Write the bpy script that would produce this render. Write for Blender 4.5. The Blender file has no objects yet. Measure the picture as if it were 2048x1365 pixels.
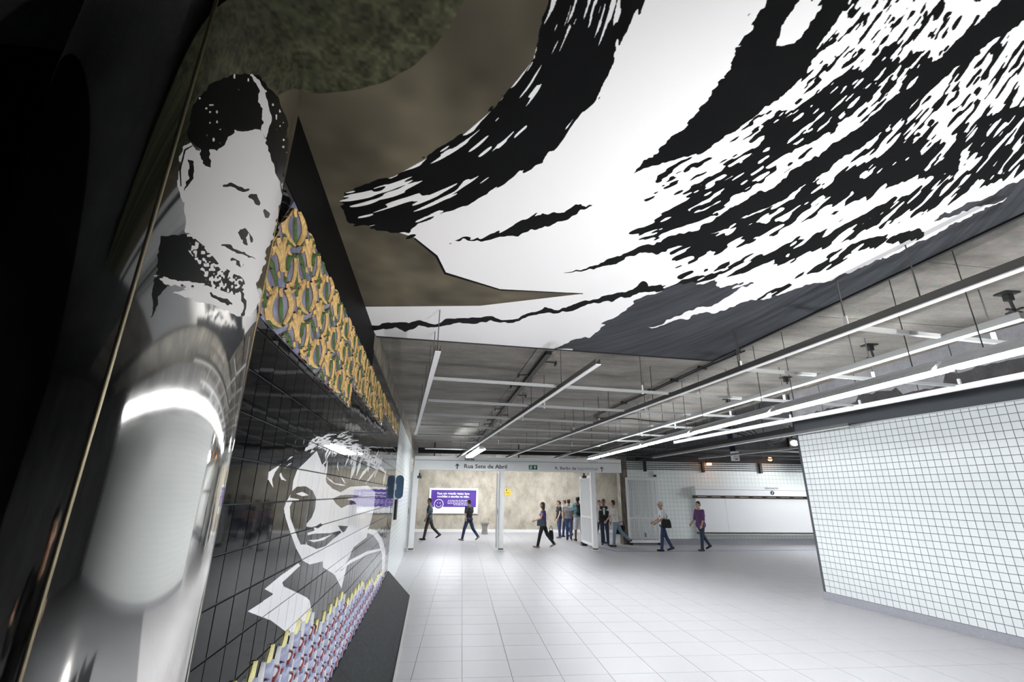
import bpy, bmesh, math, random
import numpy as np
from mathutils import Vector, Matrix
random.seed(7)
SC = bpy.context.scene
COL = SC.collection
PI = math.pi

# ------------------------------------------------------------------ camera
F, CX, CY = 930.0, 1024.0, 682.5
CAM = np.array([0.0, 0.0, 1.9])
def _nd(u, v):
    d = np.array([(u - CX) / F, -(v - CY) / F, -1.0]); return d / np.linalg.norm(d)
_Y = _nd(924, 988); _Z = np.cross(_nd(1924, 988 + 11.0), _Y); _Z /= np.linalg.norm(_Z)
_X = np.cross(_Y, _Z)
R = np.array([_X, _Y, _Z])                       # camera -> world
cam_d = bpy.data.cameras.new('camera'); cam = bpy.data.objects.new('camera', cam_d); COL.objects.link(cam)
cam_d.sensor_width = 36.0; cam_d.lens = F / 2048 * 36.0; cam_d.clip_start = 0.02; cam_d.clip_end = 200
m4 = Matrix([[*R[0], 0], [*R[1], 0], [*R[2], 1.9], [0, 0, 0, 1]])
cam.matrix_world = m4
SC.camera = cam

# ------------------------------------------------------------------ world, exposure, light strengths
SC.view_settings.view_transform = 'Standard'; SC.view_settings.look = 'None'
SC.view_settings.gamma = 1.0; SC.view_settings.use_curve_mapping = False
SC.view_settings.exposure = 1.3
wd = bpy.data.worlds.new('world'); SC.world = wd; wd.use_nodes = True
wd.node_tree.nodes['Background'].inputs[0].default_value = (0.5, 0.52, 0.55, 1)
wd.node_tree.nodes['Background'].inputs[1].default_value = 0.02
ADDED_FLOOD_W = 330.0          # unseen floodlights added to brighten the painted ceiling panel
TUBE_E = 44.0            # emission of the fluorescent tubes
SC.cycles.max_bounces = 12; SC.cycles.diffuse_bounces = 5; SC.cycles.glossy_bounces = 5
SC.cycles.caustics_reflective = False; SC.cycles.caustics_refractive = False
SC.cycles.sample_clamp_indirect = 8.0

# ------------------------------------------------------------------ pixel -> world helpers (real distances)
def ray(u, v): return R @ _nd(u, v)
def atz(u, v, z):
    d = ray(u, v); return CAM + d * ((z - CAM[2]) / d[2])
def aty(u, v, y):
    d = ray(u, v); return CAM + d * ((y - CAM[1]) / d[1])
def proj(P):
    c = (np.asarray(P, dtype=np.float64) - CAM) @ R
    return CX + F * c[..., 0] / -c[..., 2], CY - F * c[..., 1] / -c[..., 2]
# left wall frame: point O + s*DL + out*NL
DL = np.array([-0.0632, 0.998, 0.0]); NL = np.array([0.998, 0.0632, 0.0]); OL = np.array([-0.739, -0.047, 0.0])
def LW(s, z, out=0.0): return OL + DL * s + NL * out + np.array([0, 0, z])
def to_s(u, v):
    d = ray(u, v); t = np.dot(OL - CAM, NL) / np.dot(d, NL); w = CAM + d * t
    return float(np.dot(w - OL, DL)), float(w[2])
# right wall frame
AR = np.array([7.186, 9.594, 0.0]); DR = np.array([0.1213, -0.9926, 0.0]); NR = np.array([-0.9926, -0.1213, 0.0])
def RW(s, z, out=0.0): return AR + DR * s + NR * out + np.array([0, 0, z])
ANG_L = math.atan2(DL[1], DL[0])      # x-axis of the wall along s
ANG_R = math.atan2(DR[1], DR[0])

# ------------------------------------------------------------------ materials
ALB = 0.90
def mat(name, col, rough=0.5, metal=0.0, var=0.0, vscale=8.0, bump=0.0, bscale=40.0, spec=0.5, emit=0.0, coat=0.0, stretch=None, raw=False):
    m = bpy.data.materials.new(name); m.use_nodes = True
    nt = m.node_tree; b = nt.nodes['Principled BSDF']
    if not (emit or metal or raw): col = tuple(min(.86, c * ALB) for c in col)
    b.inputs['Base Color'].default_value = (*col, 1); b.inputs['Roughness'].default_value = rough
    b.inputs['Metallic'].default_value = metal; b.inputs['Specular IOR Level'].default_value = spec
    if coat: b.inputs['Coat Weight'].default_value = coat
    if emit:
        b.inputs['Emission Color'].default_value = (*col, 1); b.inputs['Emission Strength'].default_value = emit
    if var or bump:
        tc = nt.nodes.new('ShaderNodeNewGeometry'); mp = nt.nodes.new('ShaderNodeMapping')
        nt.links.new(tc.outputs['Position'], mp.inputs['Vector'])
        if stretch: mp.inputs['Scale'].default_value = stretch
    if var:
        n = nt.nodes.new('ShaderNodeTexNoise'); n.inputs['Scale'].default_value = vscale; n.inputs['Detail'].default_value = 6
        n.inputs['Roughness'].default_value = 0.65
        nt.links.new(mp.outputs[0], n.inputs['Vector'])
        r = nt.nodes.new('ShaderNodeValToRGB')
        r.color_ramp.elements[0].position = 0.3; r.color_ramp.elements[1].position = 0.7
        r.color_ramp.elements[0].color = (*[max(0, c * (1 - var)) for c in col], 1)
        r.color_ramp.elements[1].color = (*[min(1, c * (1 + var)) for c in col], 1)
        nt.links.new(n.outputs['Fac'], r.inputs['Fac']); nt.links.new(r.outputs['Color'], b.inputs['Base Color'])
    if bump:
        n2 = nt.nodes.new('ShaderNodeTexNoise'); n2.inputs['Scale'].default_value = bscale; n2.inputs['Detail'].default_value = 4
        nt.links.new(mp.outputs[0], n2.inputs['Vector'])
        bp = nt.nodes.new('ShaderNodeBump'); bp.inputs['Strength'].default_value = bump; bp.inputs['Distance'].default_value = 0.01
        nt.links.new(n2.outputs['Fac'], bp.inputs['Height']); nt.links.new(bp.outputs['Normal'], b.inputs['Normal'])
    return m
def concrete(name, c0, c1, rough=0.85, sc=1.3, streak=(1, 1, 1)):
    c0 = tuple(c * ALB for c in c0); c1 = tuple(c * ALB for c in c1)
    m = mat(name, c0, rough, bump=0.35, bscale=60)
    nt = m.node_tree; b = nt.nodes['Principled BSDF']
    g = nt.nodes.new('ShaderNodeNewGeometry'); mp = nt.nodes.new('ShaderNodeMapping'); mp.inputs['Scale'].default_value = streak
    nt.links.new(g.outputs['Position'], mp.inputs['Vector'])
    a = nt.nodes.new('ShaderNodeTexNoise'); a.inputs['Scale'].default_value = sc; a.inputs['Detail'].default_value = 9; a.inputs['Roughness'].default_value = 0.7
    nt.links.new(mp.outputs[0], a.inputs['Vector'])
    r = nt.nodes.new('ShaderNodeValToRGB'); r.color_ramp.elements[0].position = 0.32; r.color_ramp.elements[1].position = 0.66
    r.color_ramp.elements[0].color = (*c0, 1); r.color_ramp.elements[1].color = (*c1, 1)
    nt.links.new(a.outputs['Fac'], r.inputs['Fac'])
    n2 = nt.nodes.new('ShaderNodeTexNoise'); n2.inputs['Scale'].default_value = 35; n2.inputs['Detail'].default_value = 3
    mx = nt.nodes.new('ShaderNodeMix'); mx.data_type = 'RGBA'; mx.blend_type = 'MULTIPLY'; mx.inputs[0].default_value = 0.5
    nt.links.new(g.outputs['Position'], n2.inputs['Vector'])
    nt.links.new(r.outputs['Color'], mx.inputs[6]); nt.links.new(n2.outputs['Color'], mx.inputs[7])
    nt.links.new(mx.outputs[2], b.inputs['Base Color'])
    return m
def tile_wall_mat(name, col, grout, size, axis, rough=0.2):     # far tiled walls: joints too small to build
    m = mat(name, col, rough); nt = m.node_tree; b = nt.nodes['Principled BSDF']; col = tuple(c * ALB for c in col); grout = tuple(c * ALB for c in grout)
    g = nt.nodes.new('ShaderNodeNewGeometry'); sep = nt.nodes.new('ShaderNodeSeparateXYZ'); cb = nt.nodes.new('ShaderNodeCombineXYZ')
    nt.links.new(g.outputs['Position'], sep.inputs[0]); nt.links.new(sep.outputs[axis], cb.inputs[0]); nt.links.new(sep.outputs[2], cb.inputs[1])
    br = nt.nodes.new('ShaderNodeTexBrick'); br.offset = 0.0; br.inputs['Scale'].default_value = 1.0
    br.inputs['Brick Width'].default_value = size; br.inputs['Row Height'].default_value = size
    br.inputs['Mortar Size'].default_value = 0.004; br.inputs['Mortar Smooth'].default_value = 0.1
    br.inputs['Color1'].default_value = (*col, 1); br.inputs['Color2'].default_value = (*[c * 0.97 for c in col], 1); br.inputs['Mortar'].default_value = (*grout, 1)
    nt.links.new(cb.outputs[0], br.inputs['Vector']); nt.links.new(br.outputs['Color'], b.inputs['Base Color'])
    return m

M = {}
M['black_wall'] = mat('black_wall', (0.002, 0.002, 0.002), 0.6, spec=0.1)
M['grout_dark'] = mat('grout_dark', (0.03, 0.03, 0.033), 0.8)
M['grout_white'] = mat('grout_grey', (0.07, 0.075, 0.085), 0.8)
M['white_tile'] = mat('white_glazed_tile', (0.80, 0.83, 0.83), 0.27, bump=0.05, bscale=6)
M['floor_tile'] = mat('floor_tile', (0.49, 0.478, 0.49), 0.40, var=0.05, vscale=90, spec=0.2)
M['floor_grout'] = mat('floor_grout', (0.20, 0.20, 0.21), 0.8)
M['base_grey'] = mat('baseboard_grey', (0.33, 0.33, 0.36), 0.5, var=0.1, vscale=30)
M['conc_ceiling'] = concrete('board_marked_concrete', (0.15, 0.138, 0.122), (0.42, 0.39, 0.35), sc=1.0, streak=(0.7, 1.8, 1))
M['conc_dark'] = concrete('dark_concrete', (0.07, 0.07, 0.072), (0.13, 0.13, 0.135), sc=1.0)
M['conc_wall'] = concrete('stained_concrete_wall', (0.40, 0.35, 0.27), (0.86, 0.78, 0.65), sc=1.5, streak=(1.2, 1.2, 0.8))
M['conc_left'] = concrete('rough_concrete_strip', (0.12, 0.10, 0.08), (0.42, 0.37, 0.29), sc=3, streak=(6, 1, 1))
M['plaster'] = concrete('grey_plaster', (0.42, 0.40, 0.41), (0.72, 0.70, 0.72), sc=1.2)
M['plaster_stain'] = concrete('damp_plaster', (0.07, 0.065, 0.065), (0.16, 0.15, 0.15), sc=2.5)
M['white_paint'] = mat('white_painted_metal', (0.98, 0.98, 1.0), 0.35)
M['grey_paint'] = mat('light_grey_painted_metal', (0.55, 0.56, 0.56), 0.4)
M['rail'] = mat('galvanised_rail', (0.50, 0.49, 0.47), 0.45)
M['rail_dark'] = mat('rail_side', (0.12, 0.12, 0.115), 0.6)
M['black_metal'] = mat('black_metal', (0.012, 0.012, 0.013), 0.5)
M['navy_metal'] = mat('navy_metal', (0.02, 0.03, 0.07), 0.5)
M['rod'] = mat('thin_steel_rod', (0.10, 0.10, 0.095), 0.6)
M['slate'] = mat('slate', (0.020, 0.022, 0.024), 0.6, spec=0.06, var=0.45, vscale=4.0, bump=0.3, bscale=30, stretch=(9, 2.2, 7))
M['alu'] = mat('pale_edge_strip', (0.55, 0.54, 0.52), 0.4)
M['tube'] = mat('lit_tube', (0.93, 0.97, 1.0), 0.3, emit=TUBE_E)
M['reflector'] = mat('white_reflector', (0.85, 0.86, 0.88), 0.3)
M['sign_white'] = mat('sign_white', (0.98, 0.98, 0.99), 0.4)
M['sign_text'] = mat('sign_dark_lettering', (0.02, 0.022, 0.03), 0.5)
M['sign_text_faded'] = mat('sign_faded_lettering', (0.38, 0.38, 0.40), 0.5)
M['sign_text_mid'] = mat('sign_worn_lettering', (0.16, 0.16, 0.17), 0.5)
M['green'] = mat('exit_green', (0.004, 0.09, 0.035), 0.4)
M['white'] = mat('plain_white', (1.2, 1.2, 1.21), 0.45)
M['purple'] = mat('poster_purple', (0.085, 0.03, 0.30), 0.35)
M['lilac'] = mat('poster_lilac', (0.36, 0.28, 0.66), 0.35)
M['yellow_sign'] = mat('sign_yellow', (0.80, 0.55, 0.02), 0.5)
M['blue_line'] = mat('blue_tape', (0.10, 0.20, 0.50), 0.5)
M['blue_sign'] = mat('dusty_blue_sign', (0.13, 0.24, 0.38), 0.5)
M['orange_lamp'] = mat('orange_lamp', (1.0, 0.36, 0.10), 0.3, emit=5.0)
M['lamp_white'] = mat('lamp_white', (1.0, 0.97, 0.92), 0.3, emit=12.0)
M['stone'] = mat('grey_stone', (0.22, 0.21, 0.20), 0.8, var=0.2, vscale=12)
M['dirt'] = mat('rusty_foot', (0.12, 0.09, 0.06), 0.8)

# ------------------------------------------------------------------ mesh helpers
def wloc(o):
    v = Vector((0, 0, 0))
    while o is not None: v += o.location; o = o.parent
    return v
class MB:
    def __init__(s): s.v = []; s.f = []; s.smooth = []
    def add(s, vs, fs, smooth=False):
        n = len(s.v); s.v += [tuple(map(float, p)) for p in vs]
        s.f += [tuple(i + n for i in f) for f in fs]; s.smooth += [smooth] * len(fs); return s
    def hexa(s, p):                 # 8 corners: bottom 4 ccw, top 4 ccw
        return s.add(p, [(3, 2, 1, 0), (4, 5, 6, 7), (0, 1, 5, 4), (1, 2, 6, 5), (2, 3, 7, 6), (3, 0, 4, 7)])
    def box(s, c, d, ang=0.0):
        c = np.array(c, float); ca, sa = math.cos(ang), math.sin(ang); ps = []
        for z in (-.5, .5):
            for x, y in ((-.5, -.5), (.5, -.5), (.5, .5), (-.5, .5)):
                X, Y = x * d[0], y * d[1]; ps.append((c[0] + X * ca - Y * sa, c[1] + X * sa + Y * ca, c[2] + z * d[2]))
        return s.hexa(ps)
    def bar(s, a, b, w, h):         # rectangular bar from a to b (w horizontal, h vertical)
        a = Vector(a); b = Vector(b); d = (b - a).normalized(); up = Vector((0, 0, 1))
        if abs(d.z) > 0.95: up = Vector((0, 1, 0))
        sd = d.cross(up).normalized() * (w / 2); uu = sd.cross(d).normalized() * (h / 2)
        return s.hexa([a - sd - uu, a + sd - uu, b + sd - uu, b - sd - uu, a - sd + uu, a + sd + uu, b + sd + uu, b - sd + uu])
    def tube(s, a, b, r0, r1=None, n=10, cap=True):
        r1 = r0 if r1 is None else r1
        a = Vector(a); b = Vector(b); d = (b - a).normalized()
        up = Vector((0, 0, 1)) if abs(d.z) < 0.9 else Vector((1, 0, 0))
        e1 = d.cross(up).normalized(); e2 = d.cross(e1)
        vs = [a + (e1 * math.cos(2 * PI * i / n) + e2 * math.sin(2 * PI * i / n)) * r0 for i in range(n)]
        vs += [b + (e1 * math.cos(2 * PI * i / n) + e2 * math.sin(2 * PI * i / n)) * r1 for i in range(n)]
        s.add(vs, [(i, i + n, (i + 1) % n + n, (i + 1) % n) for i in range(n)], True)
        if cap: s.add(vs, [tuple(range(n)), tuple(range(2 * n - 1, n - 1, -1))])
        return s
    def path(s, pts, r, n=8):
        for a, b in zip(pts[:-1], pts[1:]): s.tube(a, b, r, n=n)
        return s
    def capsule(s, a, b, r0, r1=None, n=12, k=4, squash=(1, 1, 1)):
        r1 = r0 if r1 is None else r1
        a = Vector(a); b = Vector(b); d = b - a
        L = d.length
        d = d / L if L > 1e-6 else Vector((0, 0, 1))
        up = Vector((0, 0, 1)) if abs(d.z) < 0.9 else Vector((1, 0, 0))
        e1 = d.cross(up).normalized(); e2 = d.cross(e1)
        rings = []
        for i in range(k + 1):
            t = -PI / 2 + (PI / 2) * i / k; rings.append((a + d * (math.sin(t) * r0), math.cos(t) * r0))
        for i in range(k + 1):
            t = (PI / 2) * i / k; rings.append((b + d * (math.sin(t) * r1), math.cos(t) * r1))
        vs = []
        for c, r in rings:
            r = max(r, 1e-4)
            for j in range(n): vs.append(c + (e1 * math.cos(2 * PI * j / n) + e2 * math.sin(2 * PI * j / n)) * r)
        fs = []
        for i in range(len(rings) - 1):
            for j in range(n): fs.append((i * n + j, (i + 1) * n + j, (i + 1) * n + (j + 1) % n, i * n + (j + 1) % n))
        fs.append(tuple(range(n))); m = (len(rings) - 1) * n; fs.append(tuple(m + n - 1 - j for j in range(n)))
        return s.add(vs, fs, True)
    def ell(s, c, r, n=16, k=10, rot=None):
        vs = []; c = Vector(c)
        for i in range(k + 1):
            t = PI * i / k
            for j in range(n):
                p = 2 * PI * j / n
                q = Vector((r[0] * max(math.sin(t), 1e-3) * math.cos(p), r[1] * max(math.sin(t), 1e-3) * math.sin(p), r[2] * math.cos(t)))
                if rot is not None: q = rot @ q
                vs.append(c + q)
        fs = [(i * n + j, (i + 1) * n + j, (i + 1) * n + (j + 1) % n, i * n + (j + 1) % n) for i in range(k) for j in range(n)]
        fs.append(tuple(n - 1 - j for j in range(n))); fs.append(tuple(k * n + j for j in range(n)))
        return s.add(vs, fs, True)
    def prism(s, poly, a, u, v, w):  # polygon (p,q) at a + p*u + q*v, extruded by w
        a, u, v, w = (np.array(t, float) for t in (a, u, v, w)); n = len(poly)
        vs = [a + u * p + v * q for p, q in poly] + [a + u * p + v * q + w for p, q in poly]
        return s.add(vs, [tuple(range(n)), tuple(range(2 * n - 1, n - 1, -1))] + [(i, i + n, (i + 1) % n + n, (i + 1) % n) for i in range(n)])
    def mesh(s, name, m, off=Vector((0, 0, 0)), fix=True):
        me = bpy.data.meshes.new(name)
        me.from_pydata([(p[0] - off.x, p[1] - off.y, p[2] - off.z) for p in s.v], [], s.f)
        me.polygons.foreach_set('use_smooth', s.smooth)
        if fix:
            bm = bmesh.new(); bm.from_mesh(me); bmesh.ops.recalc_face_normals(bm, faces=bm.faces); bm.to_mesh(me); bm.free()
        me.materials.append(m); me.update(); return me
    def build(s, name, m, parent=None, loc=None):
        off = wloc(parent) if parent else Vector((0, 0, 0))
        lo = Vector(loc) if loc is not None else off
        me = s.mesh(name, m, lo)
        o = bpy.data.objects.new(name, me); COL.objects.link(o)
        if parent: o.parent = parent
        o.location = lo - off
        return o
def tag(o, label=None, cat=None, group=None, kind=None):
    if label: o['label'] = label
    if cat: o['category'] = cat
    if group: o['group'] = group
    if kind: o['kind'] = kind
    return o
def thing(name, loc, label, cat, group=None):
    o = bpy.data.objects.new(name, None); COL.objects.link(o); o.location = Vector([float(c) for c in loc]); o.empty_display_size = 0.1
    return tag(o, label, cat, group)
def inst(name, me, parent, loc, rot=(0, 0, 0), scale=(1, 1, 1)):
    o = bpy.data.objects.new(name, me); COL.objects.link(o)
    o.parent = parent; o.location = Vector([float(c) for c in loc]) - wloc(parent); o.rotation_euler = rot; o.scale = scale
    return o
def text_mesh(body, size, align='LEFT', bold=0.0, ext=0.001):
    cu = bpy.data.curves.new('text', 'FONT'); cu.body = body; cu.size = size; cu.align_x = align; cu.align_y = 'CENTER'
    cu.offset = bold; cu.extrude = ext; cu.resolution_u = 2
    o = bpy.data.objects.new('text', cu); COL.objects.link(o)
    bpy.context.view_layer.update()
    me = bpy.data.meshes.new_from_object(o.evaluated_get(bpy.context.evaluated_depsgraph_get()))
    bpy.data.objects.remove(o); bpy.data.curves.remove(cu)
    return me
def text(name, body, size, loc, width, m, parent, rz=0.0, bold=0.0, align='CENTER'):
    """lettering standing upright, reading along local +x, facing local -y; fitted to width"""
    me = text_mesh(body, size, align, bold)
    xs = [v.co.x for v in me.vertices]; w = max(xs) - min(xs)
    sx = width / w if width else 1.0
    me.materials.clear(); me.materials.append(m)
    return inst(name, me, parent, loc, (PI / 2, 0, rz), (sx, 1, 1))

# ------------------------------------------------------------------ numpy print helpers
def vnoise(x, y, seed=0):
    x = np.asarray(x, np.float32); y = np.asarray(y, np.float32)
    xi = np.floor(x).astype(np.int64); yi = np.floor(y).astype(np.int64)
    fx = x - xi; fy = y - yi; fx = fx * fx * (3 - 2 * fx); fy = fy * fy * (3 - 2 * fy)
    tab = np.random.RandomState(seed).rand(65536).astype(np.float32)
    def h(a, b): return tab[(a * 7919 + b * 104729 + (a * b) * 31) & 65535]
    return (h(xi, yi) * (1 - fx) + h(xi + 1, yi) * fx) * (1 - fy) + (h(xi, yi + 1) * (1 - fx) + h(xi + 1, yi + 1) * fx) * fy
def inpoly(x, y, poly):
    r = np.zeros(x.shape, bool); n = len(poly)
    for i in range(n):
        x0, y0 = poly[i]; x1, y1 = poly[(i + 1) % n]
        if y0 == y1: continue
        c = ((y0 > y) != (y1 > y)) & (x < (x1 - x0) * (y - y0) / (y1 - y0) + x0)
        r ^= c
    return r
def segd(x, y, pts):
    """signed gap to a tapering stroke: (distance - half width), smallest over the segments; pts = (x, y, w)"""
    best = np.full(x.shape, 1e9, np.float32)
    for (x0, y0, w0), (x1, y1, w1) in zip(pts[:-1], pts[1:]):
        dx, dy = x1 - x0, y1 - y0; t = np.clip(((x - x0) * dx + (y - y0) * dy) / (dx * dx + dy * dy), 0, 1)
        d = np.hypot(x - x0 - t * dx, y - y0 - t * dy) - (w0 + (w1 - w0) * t)
        best = np.minimum(best, d)
    return best
def make_image(name, rgb, noncolor=False):       # rgb: H x W x 3, row 0 at the bottom
    h, w = rgb.shape[:2]; im = bpy.data.images.new(name, w, h, alpha=False)
    if noncolor: im.colorspace_settings.name = 'Non-Color'
    px = np.ones((h, w, 4), np.float32); px[..., :3] = rgb
    im.pixels.foreach_set(px.ravel()); im.update(); im.pack(); return im
# ------------------------------------------------------------------ structure: floor
fl = tag(MB().box((9.5, 10, -0.054), (31, 37, 0.1)).build('floor', M['floor_grout']), kind='structure')
TS = 0.5465; fx0, fy0 = 0.083, 5.956
ftm = MB()
h = TS / 2 - 0.0022
ftm.add([(-h, -h, -.004), (h, -h, -.004), (h, h, -.004), (-h, h, -.004), (-h + .001, -h + .001, 0), (h - .001, -h + .001, 0), (h - .001, h - .001, 0), (-h + .001, h - .001, 0)],
        [(4, 5, 6, 7), (0, 1, 5, 4), (1, 2, 6, 5), (2, 3, 7, 6), (3, 0, 4, 7)])
ftme = ftm.mesh('floor_tile', M['floor_tile'])
cells = []
for i in range(-12, 46):
    for j in range(-26, 40):
        x, y = fx0 + TS * (i + .5), fy0 + TS * (j + .5)
        if x < -6 or x > 25 or y < -8 or y > 26.2: continue
        vis = 0
        if y > 3:
            u, v = proj((x, y, 0)); vis = (1 if -80 < u < 2130 and v < 1420 else 0)
            cells.append((0 if vis else 1, math.hypot(x, y), x, y))
cells.sort(); fsm = MB(); nfl = 0
for pr, d, x, y in cells:
    hid = (y > 9 and x > 7.1 + (y - 9.6) * 0.75) and y < 16.5
    if pr == 0 and nfl < 300 and not hid and x > -2.4:
        inst('floor_tile', ftme, fl, (x, y, 0)); nfl += 1
    elif d < 30 and y > -7.5:
        fsm.add([(x + a, y + b, c) for a, b, c in ftm.v], ftm.f)
tag(fsm.build('floor_tile_field', M['floor_tile'], fl), kind='stuff')
# blue guide line on the floor
bl = MB(); P = [atz(1700, 1100.2, 0), atz(1500, 1102.0, 0), atz(1330, 1103.5, 0), atz(1232, 1103.5, 0), atz(1196, 1094.5, 0)]
for a, b in zip(P[:-1], P[1:]):
    bl.bar((a[0], a[1], 0.002), (b[0], b[1], 0.002), 0.11, 0.003)
bl.build('guide_line', M['blue_line'], fl)

def xbox0(name, x0, x1, y0, y1, z0, z1, m, parent=None):
    return MB().box(((x0 + x1) / 2, (y0 + y1) / 2, (z0 + z1) / 2), (x1 - x0, y1 - y0, z1 - z0)).build(name, m, parent)
# ------------------------------------------------------------------ structure: left wall (black artwork wall, then white tiles)
wl = MB()
wl.prism([(1.74, 0), (10.3, 0), (10.3, 3.72), (1.74, 3.72)], LW(0, 0, -0.004), DL, (0, 0, 1), -0.3 * NL)
wall_left = tag(wl.build('wall_left', M['black_wall']), kind='structure')
tag(xbox0('wall_left_near', -2.3, -2.0, -8, 1.6, 0, 3.72, M['black_wall']), kind='structure'); tag(xbox0('wall_left_return', -2.3, -0.95, 1.72, 1.9, 0, 3.72, M['black_wall']), kind='structure')
wlw = MB().prism([(10.3, 0), (19.2, 0), (19.2, 3.47), (10.3, 3.47)], LW(0, 0, -0.004), DL, (0, 0, 1), -0.3 * NL)
M['white_wall_far'] = tile_wall_mat('white_tile_wall', (0.80, 0.85, 0.83), (0.45, 0.48, 0.48), 0.113, 1, 0.22)
wlw.build('tiled_wall_end', M['white_wall_far'], wall_left)
MB().prism([(5.2, 3.44), (19.2, 3.46), (19.2, 3.72), (5.2, 3.72)], LW(0, 0, 0.012), DL, (0, 0, 1), -0.05 * NL).build('concrete_strip', M['conc_left'], wall_left)

# ------------------------------------------------------------------ structure: right wall of white glazed tiles
wr = MB().prism([(0, 0), (17, 0), (17, 3.47), (0, 3.47)], RW(0, 0, -0.003), DR, (0, 0, 1), -0.4 * NR)
wall_right = tag(wr.build('wall_right', M['grout_white']), kind='structure')
MB().prism([(0, 3.47), (17, 3.47), (17, 4.25), (0, 4.25)], RW(0, 0, -0.02), DR, (0, 0, 1), -0.36 * NR).build('plaster_band', M['plaster'], wall_right)
# ragged damp stain on the plaster just above the tiles
st = [(0, 3.475)]; st_top = []
rr = random.Random(3)
for k in range(0, 91):
    s = k * 0.09; st_top.append((s, 3.56 + 0.05 * math.sin(s * 1.7) + 0.10 * max(0, math.sin(s * 0.9 - 1)) + rr.uniform(-.025, .025) + (0.12 if 1.6 < s < 2.4 else 0) + (0.16 if 3.1 < s else 0)))
MB().prism([(0, 3.475)] + st_top + [(8.1, 3.475)], RW(0, 0, -0.018), DR, (0, 0, 1), -0.01 * NR).build('damp_stain', M['plaster_stain'], wall_right)
RT = 0.113
def tile_mesh(name, w, hgt, m, t=0.003, ch=0.0015):
    q = MB(); a, b = w / 2, hgt / 2
    q.add([(-a, 0, -b), (a, 0, -b), (a, 0, b), (-a, 0, b), (-a + ch, -t, -b + ch), (a - ch, -t, -b + ch), (a - ch, -t, b - ch), (-a + ch, -t, b - ch)],
          [(4, 5, 6, 7), (0, 1, 5, 4), (1, 2, 6, 5), (2, 3, 7, 6), (3, 0, 4, 7)])
    return q, q.mesh(name, m)
GJ = 0.0065
rq, rme = tile_mesh('wall_tile', RT - GJ, 0.112 - GJ, M['white_tile'])
rq2, rme2 = tile_mesh('wall_tile', RT - GJ, 0.05 - GJ, M['white_tile'])
tl = []
rows = [(0.142 + 0.112 * (k + .5), 0, 0.0) for k in range(27)] + [(3.166 + 0.025, 1, 0.0)] + [(3.235 + 0.112 * (k + .5), 0, -0.012) for k in range(2)]
for i in range(-1, 150):
    s = 0.062 + RT * (i + .5)
    if s < 0.05: continue
    for z, kind, out in rows:
        p = RW(s, z, out); fr = 0
        if p[1] > 0.5:
            u, v = proj(p); fr = (-30 < u < 2075 and -30 < v < 1390)
        tl.append((0 if fr else 1, np.linalg.norm(p - CAM), s, z, kind, out))
tl.sort(); stf = MB(); nt = 0
for pr, d, s, z, kind, out in tl:
    p = RW(s, z, out + 0.0)
    if pr == 0 and nt < 300:
        inst('wall_tile', rme2 if kind else rme, wall_right, p, (random.uniform(-.003, .003), 0, ANG_R + random.uniform(-.003, .003))); nt += 1
    else:
        q = rq2 if kind else rq
        stf.add([tuple(p + DR * a + NR * (-b) + np.array([0, 0, c])) for a, b, c in q.v], q.f)
tag(stf.build('wall_tile_field', M['white_tile'], wall_right), kind='stuff')
# ledge where the upper tiles step back, and the baseboard
MB().prism([(0, 3.214), (17, 3.214), (17, 3.232), (0, 3.232)], RW(0, 0, 0.004), DR, (0, 0, 1), -0.02 * NR).build('ledge_strip', M['grey_paint'], wall_right)
bb = MB().prism([(-0.01, 0), (17, 0), (17, 0.14), (-0.01, 0.14)], RW(0, 0, 0.010), DR, (0, 0, 1), -0.03 * NR)
tag(bb.build('baseboard_right', M['base_grey']), kind='structure')

# ------------------------------------------------------------------ structure: far walls
def xbox(name, x0, x1, y0, y1, z0, z1, m, parent=None):
    return MB().box(((x0 + x1) / 2, (y0 + y1) / 2, (z0 + z1) / 2), (x1 - x0, y1 - y0, z1 - z0)).build(name, m, parent)
wall_back = tag(xbox('wall_back', -6, 10.5, 26.2, 26.5, 0, 3.9, M['conc_wall']), kind='structure')
tag(xbox('baseboard_back', -6, 10.5, 26.14, 26.2, 0, 0.14, M['white_paint']), kind='structure')
M['tile_far'] = tile_wall_mat('small_white_wall_tiles', (0.98, 1.03, 1.0), (0.48, 0.52, 0.52), 0.165, 0, 0.3)
wall_far = tag(xbox('wall_far', 6.95, 26, 20.0, 20.3, 0, 3.3, M['tile_far']), kind='structure')
xbox('upper_wall', 6.95, 26, 20.02, 20.3, 3.3, 4.3, M['conc_dark'], wall_far)
tag(xbox('baseboard_far', 6.95, 26, 19.96, 20.0, 0, 0.22, M['base_grey']), kind='structure')
tag(xbox('trim_1', 6.62, 6.95, 19.95, 20.35, 0, 3.6, M['conc_left']), kind='structure')     # concrete jamb between the two far walls
tag(xbox('wall_end', -3, 9.5, -8.3, -8.0, 0, 4.3, M['conc_dark']), kind='structure')         # behind the viewpoint
tag(xbox('wall_side', 25.7, 26, 9, 28, 0, 4.3, M['white_wall_far']), kind='structure')
tag(xbox('wall_return', -6.3, -6, 18, 26.5, 0, 3.9, M['conc_wall']), kind='structure')

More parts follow.
